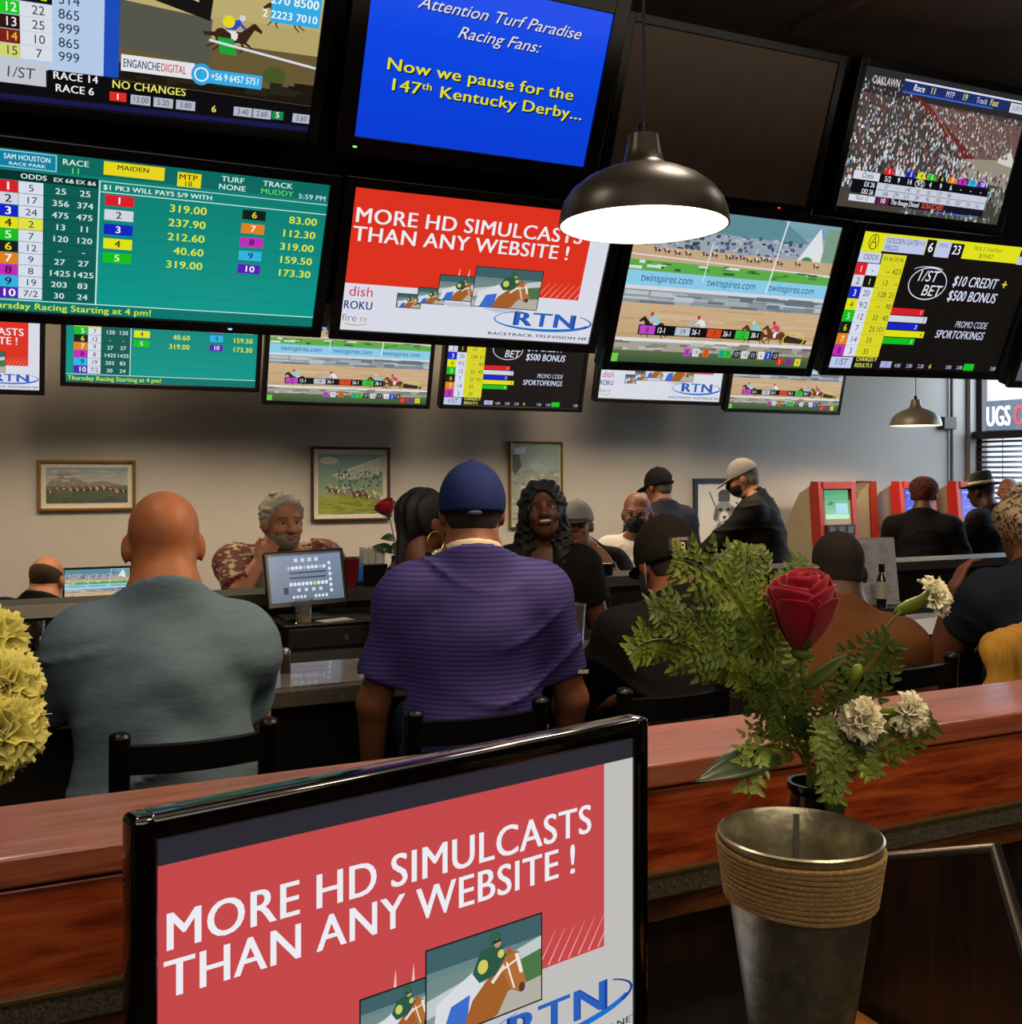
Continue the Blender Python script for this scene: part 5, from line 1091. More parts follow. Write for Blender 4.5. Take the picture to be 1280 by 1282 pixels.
# ---------------------------------------------------------------- pendant lamps
M_shade = mat('bronze_shade', '#3a332b', .35, .4, vary=.08)
M_shadein = mat('white_enamel', '#efe9dc', .5, vary=.02)
M_glow = mat('lamp_glow', '#fff2dc', .5, emit='#ffe9c8', estr=7.0)
PROF = [(.200, 0), (.199, .012), (.196, .03), (.188, .055), (.168, .082), (.135, .108), (.095, .127), (.062, .138), (.048, .15), (.042, .175), (.036, .212), (.0, .214)]
def pendant(label, loc, power, shade, k=1.0):
    e = empty('pendant_lamp', loc, 0, label, 'lamp', 'bell shaped pendant lamps')
    B().lathe([(r * k, z * k) for r, z in PROF], 64).build('lamp_shade', shade, e, smooth=True, sharp=60)
    B().lathe([(max(r - .004, 0) * k, (z - .004) * k if z > .01 else z) for r, z in PROF], 64).build('shade_lining', M_shadein, e, smooth=True, sharp=60, recalc=False)
    B().lathe([(.2 * k, 0), (.196 * k, 0.0)], 64).build('rim', shade, e)
    B().lathe([(.0, .035), (.06, .035), (.1, .036), (.188, .03)], 48).build('diffuser', M_glow, e, smooth=True)
    B().cyl((0, 0, .212 * k), (0, 0, .24 * k), .014, n=14).build('cord_grip', M_blackmetal, e)
    B().cyl((0, 0, .23), (0, 0, ZC - loc[2]), .004, n=8).build('cord', M_blackmetal, e)
    B().cyl((0, 0, ZC - loc[2] - .02), (0, 0, ZC - loc[2]), .05, n=20).build('ceiling_rose', M_blackmetal, e)
    light('SPOT', 'pendant_bulb', Vector(loc) + Vector((0, 0, -.01)), power, WARM, spot_size=R(155), spot_blend=.25, shadow_soft_size=.15)
    return e
pendant('large bronze pendant lamp with bright white underside hanging in front of the screens', at_d(806, 283, 2.5), 42, M_shade)
pendant('small pale bell pendant lamp hanging far off by the back wall above the betting machines', at_d(1147, 533, 8.75), 60, mat('taupe_shade', '#6a6254', .4, .2, vary=.05), 1.02)

# ---------------------------------------------------------------- framed pictures on the back wall
def picture(label, x0, y0, x1, y1, draw, fw, fcol, mw, mcol, w, h, v=V1, tilt=0.0):
    a, b_ = at_v(x0, y0, v - .02), at_v(x1, y1, v - .02)
    W, H = b_.x - a.x, a.z - b_.z
    e = empty('framed_picture', ((a.x + b_.x) / 2, v, 0), 0, label, 'picture', 'framed pictures on the back wall'); zc = (a.z + b_.z) / 2
    f = B(); t = .028
    for s in (-1, 1): f.box((s * (W - fw) / 2, -t / 2, zc), (fw, t, H), bev=.003); f.box((0, -t / 2, zc + s * (H - fw) / 2), (W - 2 * fw, t, fw), bev=.003)
    f.build('frame', fcol, e)
    B().box((0, -.006, zc), (W - 2 * fw, .008, H - 2 * fw)).build('mat_board', mcol, e)
    c = Canvas(w, h, '#808080'); draw(c); c.build('print', e, W - 2 * fw - 2 * mw, H - 2 * fw - 2 * mw, mtl=PRINT, loc=(0, -.0115, zc))
    g = B().box((0, -.019, zc), (W - 2 * fw, .003, H - 2 * fw)).build('glazing', gl, e)
M_gold = mat('gold_frame', '#8a6a3a', .35, .7, vary=.1); M_mat = mat('cream_mat', '#d8d2c2', .8, vary=.03)
def pic_field(c):
    c.grad(0, 0, 16, 4, '#8fa0a8', '#b8b4a4', 6); c.poly([(0, 4), (3, .5), (4, .3), (6, 2.6), (8, 3.5), (11, 3), (16, 4.2), (16, 5), (0, 5)], '#8a8478'); c.noise(0, .5, 16, 3, 40, ['#a8b4b8', '#c0bcb0', '#98a0a0'], 2, .3, 3)
    c.grad(0, 4.2, 16, 8, '#5a6a58', '#4a5a48', 5)
    r = random.Random(2)
    for i in range(12): c.horse(.9 + i * 1.3, 4.9 + r.uniform(-.3, .7), 1.15, r.choice(['#5a3a28', '#7a4a30', '#3a2a22', '#8a5a3a']), r.choice(['#b04038', '#d0c8b8', '#3a5a8a', '#c8a848']), '#c8c0b0')
    c.noise(0, 6, 16, 8, 60, ['#5a6a50', '#3f5040', '#6a7460'], 1.2, .15, 6)
def pic_start(c):
    c.grad(0, 0, 10, 9, '#7fa8a8', '#8a9a4a', 10); c.ell(1.6, 1.0, 1.4, .6, '#c8ccb8'); c.poly([(2.2, 3.2), (9.9, .4), (10, 3.0), (4, 4.0)], '#b8c4b0')
    for i in range(14): c.line(2.6 + i * .53, 3.0 - i * .16, 3.0 + i * .52, 4.0 - i * .05, .09, '#dfe4d8')
    c.line(2.2, 3.2, 10, .4, .14, '#e8ece4'); c.noise(3, 2.6, 10, 5, 120, ['#3a5a58', '#5a7a70', '#2f4a48', '#8aa498'], .3, .3, 4)
    c.poly([(0, 6.2), (10, 5.6), (10, 9), (0, 9)], '#8a9a3c'); r = random.Random(4)
    for i in range(9): c.horse(2.2 + i * .95, 5.6 + i * .12 + r.uniform(-.2, .3), 1.25, r.choice(['#5a3a22', '#6a4428', '#8a8a84', '#3a2a20']), r.choice(['#d8d8c8', '#c8a83a', '#3f6a8a', '#a8b8b0']), '#d8d8d0')
    c.noise(0, 7.2, 10, 9, 60, ['#9aa448', '#7a8a34', '#6a7a30'], 1.4, .2, 5)
def pic_pale(c):
    c.grad(0, 0, 6, 9, '#9ab0ae', '#a8b09a', 8); c.poly([(0, 4.6), (2, 2.4), (3.5, 3.4), (6, 2.8), (6, 6), (0, 6)], '#9aa49a'); c.noise(0, 3, 6, 9, 110, ['#b8bca8', '#8a9488', '#c8ccb8', '#7a8478'], .8, .25, 8)
    c.poly([(0, 1.2), (.8, .9), (1.2, 2.4), (.4, 3.4), (0, 3.0)], '#5a6458'); c.poly([(.2, .4), (1.8, .2), (1.7, 1.0), (.3, 1.1)], '#cfe0f0')
def pic_bw(c):
    c.rect(0, 0, 10, 14, '#d4d2cc'); c.poly([(1.5, 14), (2.6, 9.5), (4.2, 7), (6.2, 7), (8.2, 9), (9.4, 14)], '#6a7684'); c.noise(2.5, 9, 8.5, 14, 60, ['#8a98a8', '#56626e', '#c2c8cc', '#4a545e'], .5, 1.1, 3)
    c.ell(5.1, 5.4, 1.6, 2.3, '#8a8a88'); c.ell(5.1, 6.5, .95, 1.3, '#dcdad4'); c.ell(5.1, 2.2, 1.15, 1.0, '#3a3a3c'); c.rect(4.0, 2.2, 6.2, 3.4, '#4a4a4c')
    c.ell(4.4, 4.9, .4, .35, '#1a1a1c'); c.ell(5.9, 4.9, .4, .35, '#1a1a1c'); c.poly([(4.7, 6.1), (5.6, 6.1), (5.15, 6.8)], '#1c1c1e'); c.line(4.3, 7.4, 5.15, 7.0, .16, '#2a2a2c'); c.line(5.95, 7.4, 5.15, 7.0, .16, '#2a2a2c')
    c.poly([(3.5, 4.0), (3.0, 6.6), (3.7, 7.2), (4.1, 5.0)], '#5a5a5c'); c.poly([(6.7, 4.0), (7.6, 6.0), (7.0, 7.0), (6.2, 5.0)], '#5a5a5c'); c.ring(7.3, 5.2, .9, 1.7, .35, '#55565a', 20, -1.6, 1.8); c.line(2.3, 1.6, 3.4, 4.2, .22, '#3c3c40')
picture('wide gold framed picture of racing horses on the left of the back wall', 47, 575.5, 170, 638.5, pic_field, .02, M_gold, .03, M_mat, 16, 8)
picture('squarish framed picture of horses breaking from a starting gate, above the register screen', 390, 559, 488.5, 651, pic_start, .018, mat('walnut_frame', '#3a2a1e', .4), .035, M_mat, 10, 9)
picture('tall gold framed pale picture on the back wall behind the long haired bartender', 638, 552, 705, 660, pic_pale, .016, M_gold, .012, M_mat, 6, 9)
picture('black and white drawing in a dark blue frame behind the man in grey cap', 869, 599, 944, 704, pic_bw, .04, mat('dark_blue_frame', '#1e2a3a', .45), .0, M_mat, 10, 14)

# ---------------------------------------------------------------- betting machines by the back wall
M_red = mat('red_cabinet', '#8a2418', .4, vary=.05); M_redb = mat('bright_red_cabinet', '#b42a1a', .4, vary=.05); M_beige = mat('beige_cabinet', '#8f846c', .5, vary=.05); M_dkpanel = mat('dark_control_panel', '#241f22', .35)
def scr_horse(c):
    c.grad(0, 0, 10, 8, '#2f9a58', '#8ad0a0', 6); c.rect(0, 6.6, 10, 8, '#bfe8c8'); c.rect(4.6, 1.0, 9.4, 2.4, '#3fae5a'); c.rect(4.6, 3.6, 9.5, 6.4, '#a8d8e8'); c.horse(2.4, 3.8, 1.3, '#20382c', '#1a2a24', '#1a2a24', '#203028', 1)
def scr_blue(c):
    c.grad(0, 0, 10, 8, '#3a4ad8', '#5a6af0', 6); c.rect(.5, .6, 5, 1.2, '#8a9af8'); c.noise(1, 2, 6, 7, 24, ['#6a7af4', '#8a9afa', '#2f3fc0'], 1.4, .22, 3)
def kiosk(label, px, v, rz_, m, scr, w=.46, sc=1.0):
    q = at_v(px, 640, v); e = empty('betting_machine', (q.x, v, 0), R(rz_), label, 'betting machine', 'betting machines along the back wall'); e.scale = (1, sc, 1)
    side = [(-.02, 0), (.48, 0), (.48, 1.12), (.30, 1.40), (.12, 1.49), (.05, 1.49), (.0, .98), (-.14, .93), (-.14, .86), (-.02, .80)]
    B().prism([(-w / 2 + .03, y, z) for y, z in side], (w - .06, 0, 0)).build('cabinet', M_beige, e)
    fr = B()
    for s in (-1, 1): fr.prism([(s * w / 2 - .025 * s - .025, y, z) for y, z in ((-.16, .84), (-.04, .80), (-.035, 0), (.02, 0), (.02, .84), (.10, .95), (.14, 1.44), (.12, 1.505), (.03, 1.505), (-.02, .98), (-.16, .93))], (.05, 0, 0))
    fr.box((0, .05, 1.473), (w - .09, .07, .06)); fr.box((0, -.08, .9), (w - .09, .14, .05)); fr.box((0, .02, 1.03), (w - .06, .05, .04))
    fr.build('front_frame', m, e)
    T_ = Matrix.Translation((0, .028, 1.285)) @ Matrix.Rotation(R(-5.5), 4, 'X')
    B().box((0, .012, 0), (w - .1, .02, .32), M=T_).build('screen_surround', M_dkpanel, e)
    o = cv(scr, 10, 8).build('screen', e, w - .15, .25); o.matrix_local = T_ @ Matrix.Translation((0, -.001, .02))
    B().box((0, .0, 1.09), (w - .1, .06, .09)).build('control_panel', M_dkpanel, e)
    k = B()
    for x, c in ((-.11, 0), (0.0, 1), (.1, 2)): k.box((x, -.032, 1.09), (.06, .008, .055))
    k.build('slots', mat('slot_grey', '#5a5a60', .4, .3), e)
    B().box((0, -.06, .926), (w - .08, .1, .006)).build('shelf_plate', mat('cream_shelf', '#c8b890', .4), e)
    B().box((0, -.03, .42), (w - .12, .012, .66)).build('lower_panel', mat('pale_blue_panel', '#7a8a9c', .5), e)
kiosk('red fronted betting machine with green screen beside the man in grey cap', 1051, 6.98, 0, M_red, scr_horse, .42)
kiosk('red betting machine turned sideways in the gap between two machines', 1090, 7.3, 72, M_red, scr_blue, .30, .55)
kiosk('red betting machine in front of the person with red dyed hair', 1152, 6.98, 0, M_redb, scr_blue, .44)
kiosk('bright red betting machine with blue screen before the man in brimmed hat', 1222, 6.9, 0, M_redb, scr_blue, .44)

# ---------------------------------------------------------------- bar chairs
def chair(label, cx, v, w=.36, h=1.04, zs=.675):
    e = empty('bar_chair', (cx, v, 0), 0, label, 'chair', 'black bar chairs along the near side of the bar')
    B().box((0, .235, zs - .02), (w + .04, .40, .04), bev=.012).build('seat', mat('black_vinyl', '#120f0e', .45), e)
    for s in (-1, 1):
        B().tube([(s * (w / 2 + .01), .06, 0), (s * w / 2, .05, zs - .03), (s * w / 2, .03, zs + .13), (s * w / 2, 0, h)], [.015, .017, .019, .021], 10).ell((s * w / 2, 0, h), (.022, .022, .012), 10).build('leg', M_blackmetal, e, smooth=True)
        B().tube([(s * (w / 2 + .015), .44, 0), (s * w / 2, .41, zs - .03)], .014, 10).build('leg', M_blackmetal, e, smooth=True)
    def rail(z, hh):
        b = B(); n = 8
        for i in range(n):
            x0, x1 = -w / 2 + w * i / n, -w / 2 + w * (i + 1) / n; f0, f1 = -.03 * math.sin(math.pi * i / n), -.03 * math.sin(math.pi * (i + 1) / n)
            b.prism([(x0, f0 - .011, z - hh / 2), (x1, f1 - .011, z - hh / 2), (x1, f1 + .011, z - hh / 2), (x0, f0 + .011, z - hh / 2)], (0, 0, hh))
        b.build('back_rail', M_blackmetal, e)
    rail(h - .045, .055); rail(h - .145, .05); rail(h - .24, .04)
    fr = B(); fr.cyl((-w / 2, .055, .25), (w / 2, .055, .25), .01); fr.cyl((-w / 2, .43, .25), (w / 2, .43, .25), .012)
    for s in (-1, 1): fr.cyl((s * w / 2, .055, .25), (s * w / 2, .43, .25), .01)
    fr.build('foot_rest', M_blackmetal, e)
def chair_px(label, x0, x1, v, y=None, pr=None):
    a, b_ = at_v(x0, 900, v), at_v(x1, 900, v); z = at_v((x0 + x1) / 2, y, v).z if y else 1.04
    chair(label, (a.x + b_.x) / 2, v, b_.x - a.x, z, (pr.hipz - .165) * pr.s)
chair_px('black bar chair under the bald man in grey blue T-shirt', 150, 336, 2.22, 914, Q1)
chair_px('black bar chair under the man in purple blue jersey', 519, 677, 2.26, 886, Q2)
chair_px('black bar chair under the man in black cap, behind the fern', 782, 905, 2.22, 860, Q3)
chair_px('black bar chair under the man in rust brown shirt', 1058, 1192, 2.22, 828, Q4)
chair_px('black bar chair at the right edge with mustard knit hung over it', 1283, 1428, 2.20, 800, Q5)
kq = at_v(1300, 858, 2.25)
f = Field(.009); f.ell((0, -.02, .02), (.235, .06, .20), None, 0); f.cone((-.2, -.01, -.03), (.2, -.01, -.03), .055, k=.05); f.cone((-.18, .0, .12), (.18, 0, .12), .05, k=.05)
f.disp(lambda P: .003 * np.sin(150 * P[:, 0] + 20 * P[:, 2]) + .006 * np.sin(18 * P[:, 0] + 9 * P[:, 2])); f.cut((0, 0, -.10), (-.35, 0, -1))
V, Q = f.mesh(); kn = link_mesh('knit_cardigan', np_mesh('knit_cardigan', V, Q), cloth('mustard_knit', '#b98a38', vary=.15, scale=40, stretch=(4, 1, .6)), loc=kq, smooth=True)
tag(kn, 'mustard yellow ribbed knit cardigan draped over the chair back at the right edge', 'cardigan')

# ---------------------------------------------------------------- register, screens and bar clutter
ZB = .8708
q = at_v(405, 800, 4.28)
e = empty('cash_drawer', (q.x, 4.29, ZB), 0, 'black cash drawer with keyhole on the inner counter under the register screen', 'cash drawer')
B().box((0, 0, .055), (.41, .32, .11), bev=.004).build('body', M_plastic, e); B().box((0, -.162, .055), (.37, .008, .075), bev=.002).build('drawer', mat('drawer_front', '#1f1d1e', .4), e)
B().cyl((.05, -.165, .05), (.05, -.172, .05), .011, n=16).build('lock', M_steel, e)
q = at_v(383, 735, 4.26)
e = empty('register_screen', (q.x, 4.27, ZB + .1105), R(0), 'tilted touch screen showing white round buttons on grey, standing on the cash drawer', 'register')
Mt = Matrix.Translation((0, -.02, .17)) @ Matrix.Rotation(R(-14), 4, 'X') @ Matrix.Rotation(R(-2), 4, 'Y')
B().box((0, .018, 0), (.335, .034, .235), bev=.008, M=Mt).build('housing', M_plastic, e)
def scr_pos(c):
    c.grad(0, 0, 16, 10, '#7a8ea8', '#66788f', 8); c.rect(0, 0, 16, .35, '#4a5468'); c.rect(.2, .08, .6, .28, '#d85a3a'); c.rect(9.5, .08, 12.5, .24, '#2a3040'); c.rect(4.4, 3.9, 12.4, 4.2, '#2f3a4a'); c.rect(4.4, 4.95, 12.4, 5.25, '#2f3a4a'); c.rect(2.8, 7, 3.8, 8.4, '#26303c')
    for i in range(10):
        c.ell(4.3 + i * .87, 3.0, .38, .42, '#dfe6f0' if i % 4 else '#a8b4c8', 12); c.ell(4.5 + i * .87, 6.4, .38, .42, '#c8d84a' if i == 6 else '#dfe6f0', 12)
        if i < 4: c.rect(5.6 + i * 1.5, 1.0, 6.4 + i * 1.5, 1.8, '#cfd8e8'); c.rect(5.8 + i * 1.6, 7.3, 6.5 + i * 1.6, 8.0, '#cfd8e8')
        if i < 6: c.ell(13.3, 2.4 + i * 1.15, .36, .4, '#dfe6f0', 12)
        if i not in (4, 5): c.ell(4.9 + i * .8, 9.1, .3, .36, '#dfe6f0', 12)
o = cv(scr_pos, 16, 10).build('screen', e, .3, .195); o.matrix_local = Mt @ Matrix.Translation((0, -.0005, .006))
B().box((0, .05, .045), (.06, .03, .09)).box((0, .03, .006), (.18, .15, .012), bev=.003).build('stand', M_plastic, e)
M_glass = mat('clear_glass', '#eef2f0', .05, trans=.95, vary=.02, spec=.5)
def tumbler(label, loc, r, h, fill=None, group=None, fh=.3):
    e = empty('drinking_glass', loc, 0, label, 'glass', group)
    B().lathe([(0, 0), (r * .85, 0), (r, h), (r - .003, h), (r * .85 - .003, .006), (0, .006)], 24).build('bowl', M_glass, e, smooth=True)
    if fill: B().cyl((0, 0, .007), (0, 0, h * fh), r * .83, r * .87, 20).build('drink', fill, e)
q = at_v(379, 760, 4.18)
tumbler('clear glass with a little yellow drink on the cash drawer', (q.x, 4.166, ZB + .1105), .036, .10, mat('yellow_drink', '#b99a3a', .2, trans=.3))
e = B().box((0, 0, .001), (.14, .07, .002), rot=(0, 0, .25)).build('paper_slip', M_paper, loc=(at_v(418, 770, 4.2).x, 4.19, ZB + .111)); tag(e, 'white paper slip lying on the cash drawer right of the glass', 'paper')
# far ledge items
ZL = 1.07
q = at_v(468, 700, 4.6)
e = empty('straw_caddy', (q.x, 4.62, ZL), 0, 'black caddy filled with white wrapped straws on the far ledge left of the braids', 'caddy')
B().box((0, 0, .05), (.115, .10, .1), bev=.004).build('holder', M_plastic, e); st_ = B(); r = random.Random(1)
for i in range(9):
    for j in range(4): st_.cyl((-.044 + i * .011, -.03 + j * .02, .04), (-.047 + i * .0118 + r.uniform(-.003, .003), -.03 + j * .02, .165 + r.uniform(-.01, .012)), .0058, n=6)
o = st_.build('straws', mat('white_straw', '#bdb8b0', .7, vary=.05), e); o['kind'] = 'stuff'
q = at_v(438, 720, 4.6)
e = empty('pitcher', (q.x, 4.60, ZL), 0, 'dark red plastic pitcher on the far ledge right of the register screen', 'pitcher')
B().lathe([(0, 0), (.034, 0), (.042, .10), (.046, .125), (.043, .125), (.03, .006), (0, .006)], 24).build('body', mat('dark_red_plastic', '#6a1418', .35), e, smooth=True)
B().tube([(-.04, 0, .11), (-.075, 0, .10), (-.078, 0, .05), (-.038, 0, .03)], .007, 8).build('handle', mat('dark_red_plastic', '#6a1418', .35), e, smooth=True)
q = at_v(440, 712, 4.72)
e = empty('tablet', (q.x, 4.69, ZL), 0, 'small tablet with lit blue screen propped behind the red pitcher', 'tablet')
Mt = Matrix.Translation((0, 0, .065)) @ Matrix.Rotation(R(-14), 4, 'X'); B().box((0, .006, 0), (.17, .01, .125), bev=.003, M=Mt).build('housing', M_plastic, e)
o = cv(lambda c: (c.grad(0, 0, 16, 10, '#5aa8e8', '#3a78c8', 5), c.rect(1, 1, 9, 3, '#bfe0f8')), 16, 10).build('screen', e, .155, .11); o.matrix_local = Mt @ Matrix.Translation((0, -.0005, 0))
# bottle cluster and shaker at the left
M_bott = mat('dark_bottle_glass', '#1c1a16', .08, spec=.8, coat=.6); M_pour = mat('brass_pourer', '#b8a070', .2, 1.0)
q = at_v(60, 810, 4.25); k = 0
lab = {0: 'front row', 1: 'middle row', 2: 'back row'}
for j in range(3):
    for i in range(4):
        e = empty('spirit_bottle', (q.x - .075 + i * .048 + (j % 2) * .012, 4.20 + j * .055, ZB), 0, 'small dark bottle with brass pourer in the cluster left of the bald man', 'bottle', 'pourer bottles on the inner counter at left')
        B().lathe([(0, 0), (.021, 0), (.021, .085), (.012, .11), (.0095, .13), (0, .13)], 16).build('body', M_bott, e, smooth=True); B().cyl((0, 0, .128), (0, 0, .155), .0105, .0085, n=12).build('pourer', M_pour, e)
q = at_v(24, 850, 3.26)
e = empty('squeeze_bottle', (q.x - .01, 3.24, .975), 0, 'tall squeeze bottle with a red tip on the bar counter at the left edge', 'bottle')
B().lathe([(0, 0), (.026, 0), (.026, .13), (.016, .15), (0, .15)], 20).build('body', mat('grey_plastic', '#3a3636', .3), e, smooth=True); B().lathe([(.017, .15), (.02, .17), (.014, .185), (.004, .225), (0, .226)], 16).build('tip', mat('red_orange_tip', '#b8442a', .4), e, smooth=True)
q = at_v(27, 850, 3.2)
e = empty('shaker_tin', (q.x + .045, 3.17, .975), 0, 'small steel shaker tin on the bar counter beside the red tipped bottle', 'shaker')
B().lathe([(0, 0), (.022, 0), (.027, .115), (.024, .117), (.02, .012), (0, .01)], 24).build('body', M_steel, e, smooth=True); B().tube([(.0, 0, .02), (.01, .01, .2)], .003, 6).build('straw', mat('blue_straw', '#7a90a8', .4), e)
# right of the bald man: salt and pepper
for dx, lb, mt_ in ((0, 'clear salt shaker with steel lid on the bar right of the bald man', '#b8b4aa'), (.04, 'brown pepper shaker with steel lid on the bar beside the salt', '#3a2a20')):
    q = at_v(340, 820, 3.2); e = empty('condiment_shaker', (q.x + dx, 3.22 - dx * .8, .975), 0, lb, 'shaker', 'salt and pepper shakers')
    B().lathe([(0, 0), (.016, 0), (.014, .055), (0, .055)], 14).build('body', mat('shaker_' + mt_[1:], mt_, .3), e, smooth=True); B().lathe([(.015, .055), (.015, .068), (.009, .075), (0, .076)], 14).build('lid', M_steel, e, smooth=True)
# bartender's station: steel tin and bottles
q = at_v(712, 780, 3.26)
e = empty('mixing_tin', (q.x, 3.22, .975), 0, 'steel mixing tin on the bar between the jersey and the black cap', 'shaker')
B().lathe([(0, 0), (.03, 0), (.043, .15), (.040, .151), (.028, .01), (0, .01)], 28).build('body', M_steel, e, smooth=True)
for i in range(7):
    q = at_v(724 + i * 5.6, 745, 4.25); e = empty('spirit_bottle', (q.x, 4.22 + (i % 2) * .05, ZB), 0, 'small capped bottle in the short row right of the bartender', 'bottle', 'capped bottles on the inner counter by the bartender')
    B().lathe([(0, 0), (.011, 0), (.011, .13), (.007, .15), (0, .15)], 12).build('body', M_bott, e, smooth=True); B().cyl((0, 0, .149), (0, 0, .185), .0085, n=10).build('cap', M_pour, e)
q = at_v(748, 728, 4.58)
e = empty('receipt_printer', (q.x, 4.62, ZL), 0, 'low black receipt printer on the far ledge right of the bartender', 'printer')
B().box((0, 0, .03), (.15, .15, .06), bev=.01).build('body', M_plastic, e); B().box((0, -.05, .061), (.1, .02, .004)).build('paper_slot', M_steel, e)
# menu stand, bottle, sheets on the right
q = at_v(1110, 700, 4.22)
e = empty('menu_stand', (q.x, 4.28, ZB), R(-8), 'upright acrylic stand with printed white menu sheet right of the rust brown shirt', 'menu')
c = Canvas(9, 12, '#b4b0b4'); r = random.Random(7)
for y in range(26):
    if y % 7 == 6: continue
    for x0, x1 in ((.8, 3.9), (5.0, 8.2)): c.rect(x0, .9 + y * .4, x0 + (x1 - x0) * r.uniform(.4, 1), 1.05 + y * .4, '#8a868c')
Mt = Matrix.Translation((0, 0, .19)) @ Matrix.Rotation(R(-8), 4, 'X'); o = c.build('sheet', e, .235, .32, mtl=PRINT); o.matrix_local = Mt @ Matrix.Translation((0, -.003, 0))
B().box((0, 0, 0), (.24, .003, .34), M=Mt).build('back_plate', mat('acrylic', '#b8b8bc', .1, alpha=1), e); B().box((0, .02, .008), (.24, .12, .016), bev=.003).build('base', mat('acrylic', '#b8b8bc', .1), e)
q = at_v(1106, 715, 4.15)
e = empty('sauce_bottle', (q.x, 4.16, ZB), 0, 'small bottle with black cap and pale label standing before the menu sheet', 'bottle')
B().lathe([(0, 0), (.025, 0), (.026, .02), (.026, .15), (.014, .18), (.013, .2), (0, .2)], 20).build('body', M_bott, e, smooth=True); B().cyl((0, 0, .19), (0, 0, .23), .0155, n=16).build('cap', M_plastic, e); B().lathe([(.0265, .05), (.0265, .14)], 20).build('label', mat('cream_label', '#b8ae98', .7), e, smooth=True)
for (px, py, w, d, rz_, lb) in ((1172, 780, .34, .22, .1, 'large white form lying on the bar under the white carnation'), (1150, 791, .2, .14, -.25, 'small folded paper on the bar just in front of the large white form')):
    q = at_z(px, py, .977); o = B().box((0, 0, .0008), (w, d, .0016), rot=(0, 0, rz_)).build('paper_sheet', M_paper, loc=(q.x, min(q.y, 3.2), .9752 if w > .3 else .9772)); tag(o, lb, 'paper', 'papers on the bar')
a = HATHAND; b_ = at_v(1166, 716, 5.35)
o = B().tube([a + (a - b_) * .12, b_], .007, 8).build('stick', M_blackmetal); tag(o, 'thin black stick held by the man in the brimmed hat', 'stick')
# far left table with a screen
q = at_v(120, 735, 6.7)
e = empty('side_table', (q.x - .1, 6.78, 0), 0, 'low dark table by the back wall under the far left screen', 'table')
B().box((0, 0, .74), (1.5, .6, .03), bev=.004).build('tabletop', M_darkwood, e)
for sx in (-1, 1):
    for sy in (-1, 1): B().cyl((sx * .68, sy * .24, 0), (sx * .68, sy * .24, .73), .02, n=10).build('leg', M_blackmetal, e)
a, b_ = at_v(81, 714, 6.7), at_v(163, 757, 6.7)
make_tv('small flat screen showing the horse race on the low table beside the balding man', b_.x - a.x, a.z - b_.z, Matrix.Translation(((a.x + b_.x) / 2, 6.72, (a.z + b_.z) / 2)), cv(draw_race), bez=.012, depth=.03, cat='screen')
tvm = [o for o in bpy.data.objects if o.get('category') == 'screen'][-1]
hz = (a.z + b_.z) / 2; B().box((0, .04, -(hz - .755) / 2 - .0), (.05, .02, hz - .76)).box((0, .03, .756 - hz + .006), (.22, .14, .012)).build('stand', M_plastic, tvm)
# stools under the far patrons, chair of the low table
def stool(label, pr, r=.17, group='round black bar stools on the far side'):
    z = pr.hipz * pr.s - .165 * pr.s; x, y = pr.root[0], pr.root[1]
    e = empty('bar_stool', (x, y, 0), 0, label, 'stool', group)
    B().cyl((0, 0, z - .05), (0, 0, z), r, r * .96, 24).build('seat', mat('black_vinyl', '#120f0e', .45), e)
    for k in range(4):
        t = math.pi / 4 + k * math.pi / 2; B().tube([(r * .7 * math.cos(t), r * .7 * math.sin(t), z - .04), (r * 1.15 * math.cos(t), r * 1.15 * math.sin(t), 0)], .012, 8).build('leg', M_blackmetal, e)
for pr, lb in STOOLS: stool(lb, pr)

# ---------------------------------------------------------------- foreground monitor
PL, PR = at_d(165, 1018, .815), at_d(812, 903, 1.16); zt = 1.314
ax = Vector((PR.x - PL.x, PR.y - PL.y, 0)); WM = ax.length; HM = .375; yaw = math.atan2(ax.y, ax.x); mid = (PL + PR) / 2
e = empty('monitor', (mid.x, mid.y, .8908), yaw, 'glossy black desktop monitor in the foreground showing the red simulcast advert', 'monitor')
zc = zt - .8908 - HM / 2; bz = .021
b = B()
for s in (-1, 1): b.box((s * (WM - bz) / 2, .012, zc), (bz, .03, HM), bev=.006, seg=3); b.box((0, .012, zc + s * (HM - bz) / 2), (WM - bz * 1.2, .03, bz), bev=.006, seg=3)
b.build('bezel', mat('gloss_black', '#070606', .12, spec=.6, coat=.5, vary=.05), e, smooth=True)
B().box((0, .045, zc), (WM - .02, .04, HM - .02), bev=.015).build('housing', M_plastic, e)
SH, SW = HM - 2 * bz, WM - 2 * bz; ch = 16 * SH / SW
c = Canvas(16, ch, '#2d2b33'); c.oy = (ch - 9) / 2; draw_advert(c, '#cc4a4c', '#c6c5c2'); c.build('screen', e, SW, SH, loc=(0, .003, zc))
B().box((0, .06, .08), (.07, .03, .16)).box((0, .04, .008), (.26, .18, .016), bev=.006).build('stand', M_plastic, e)

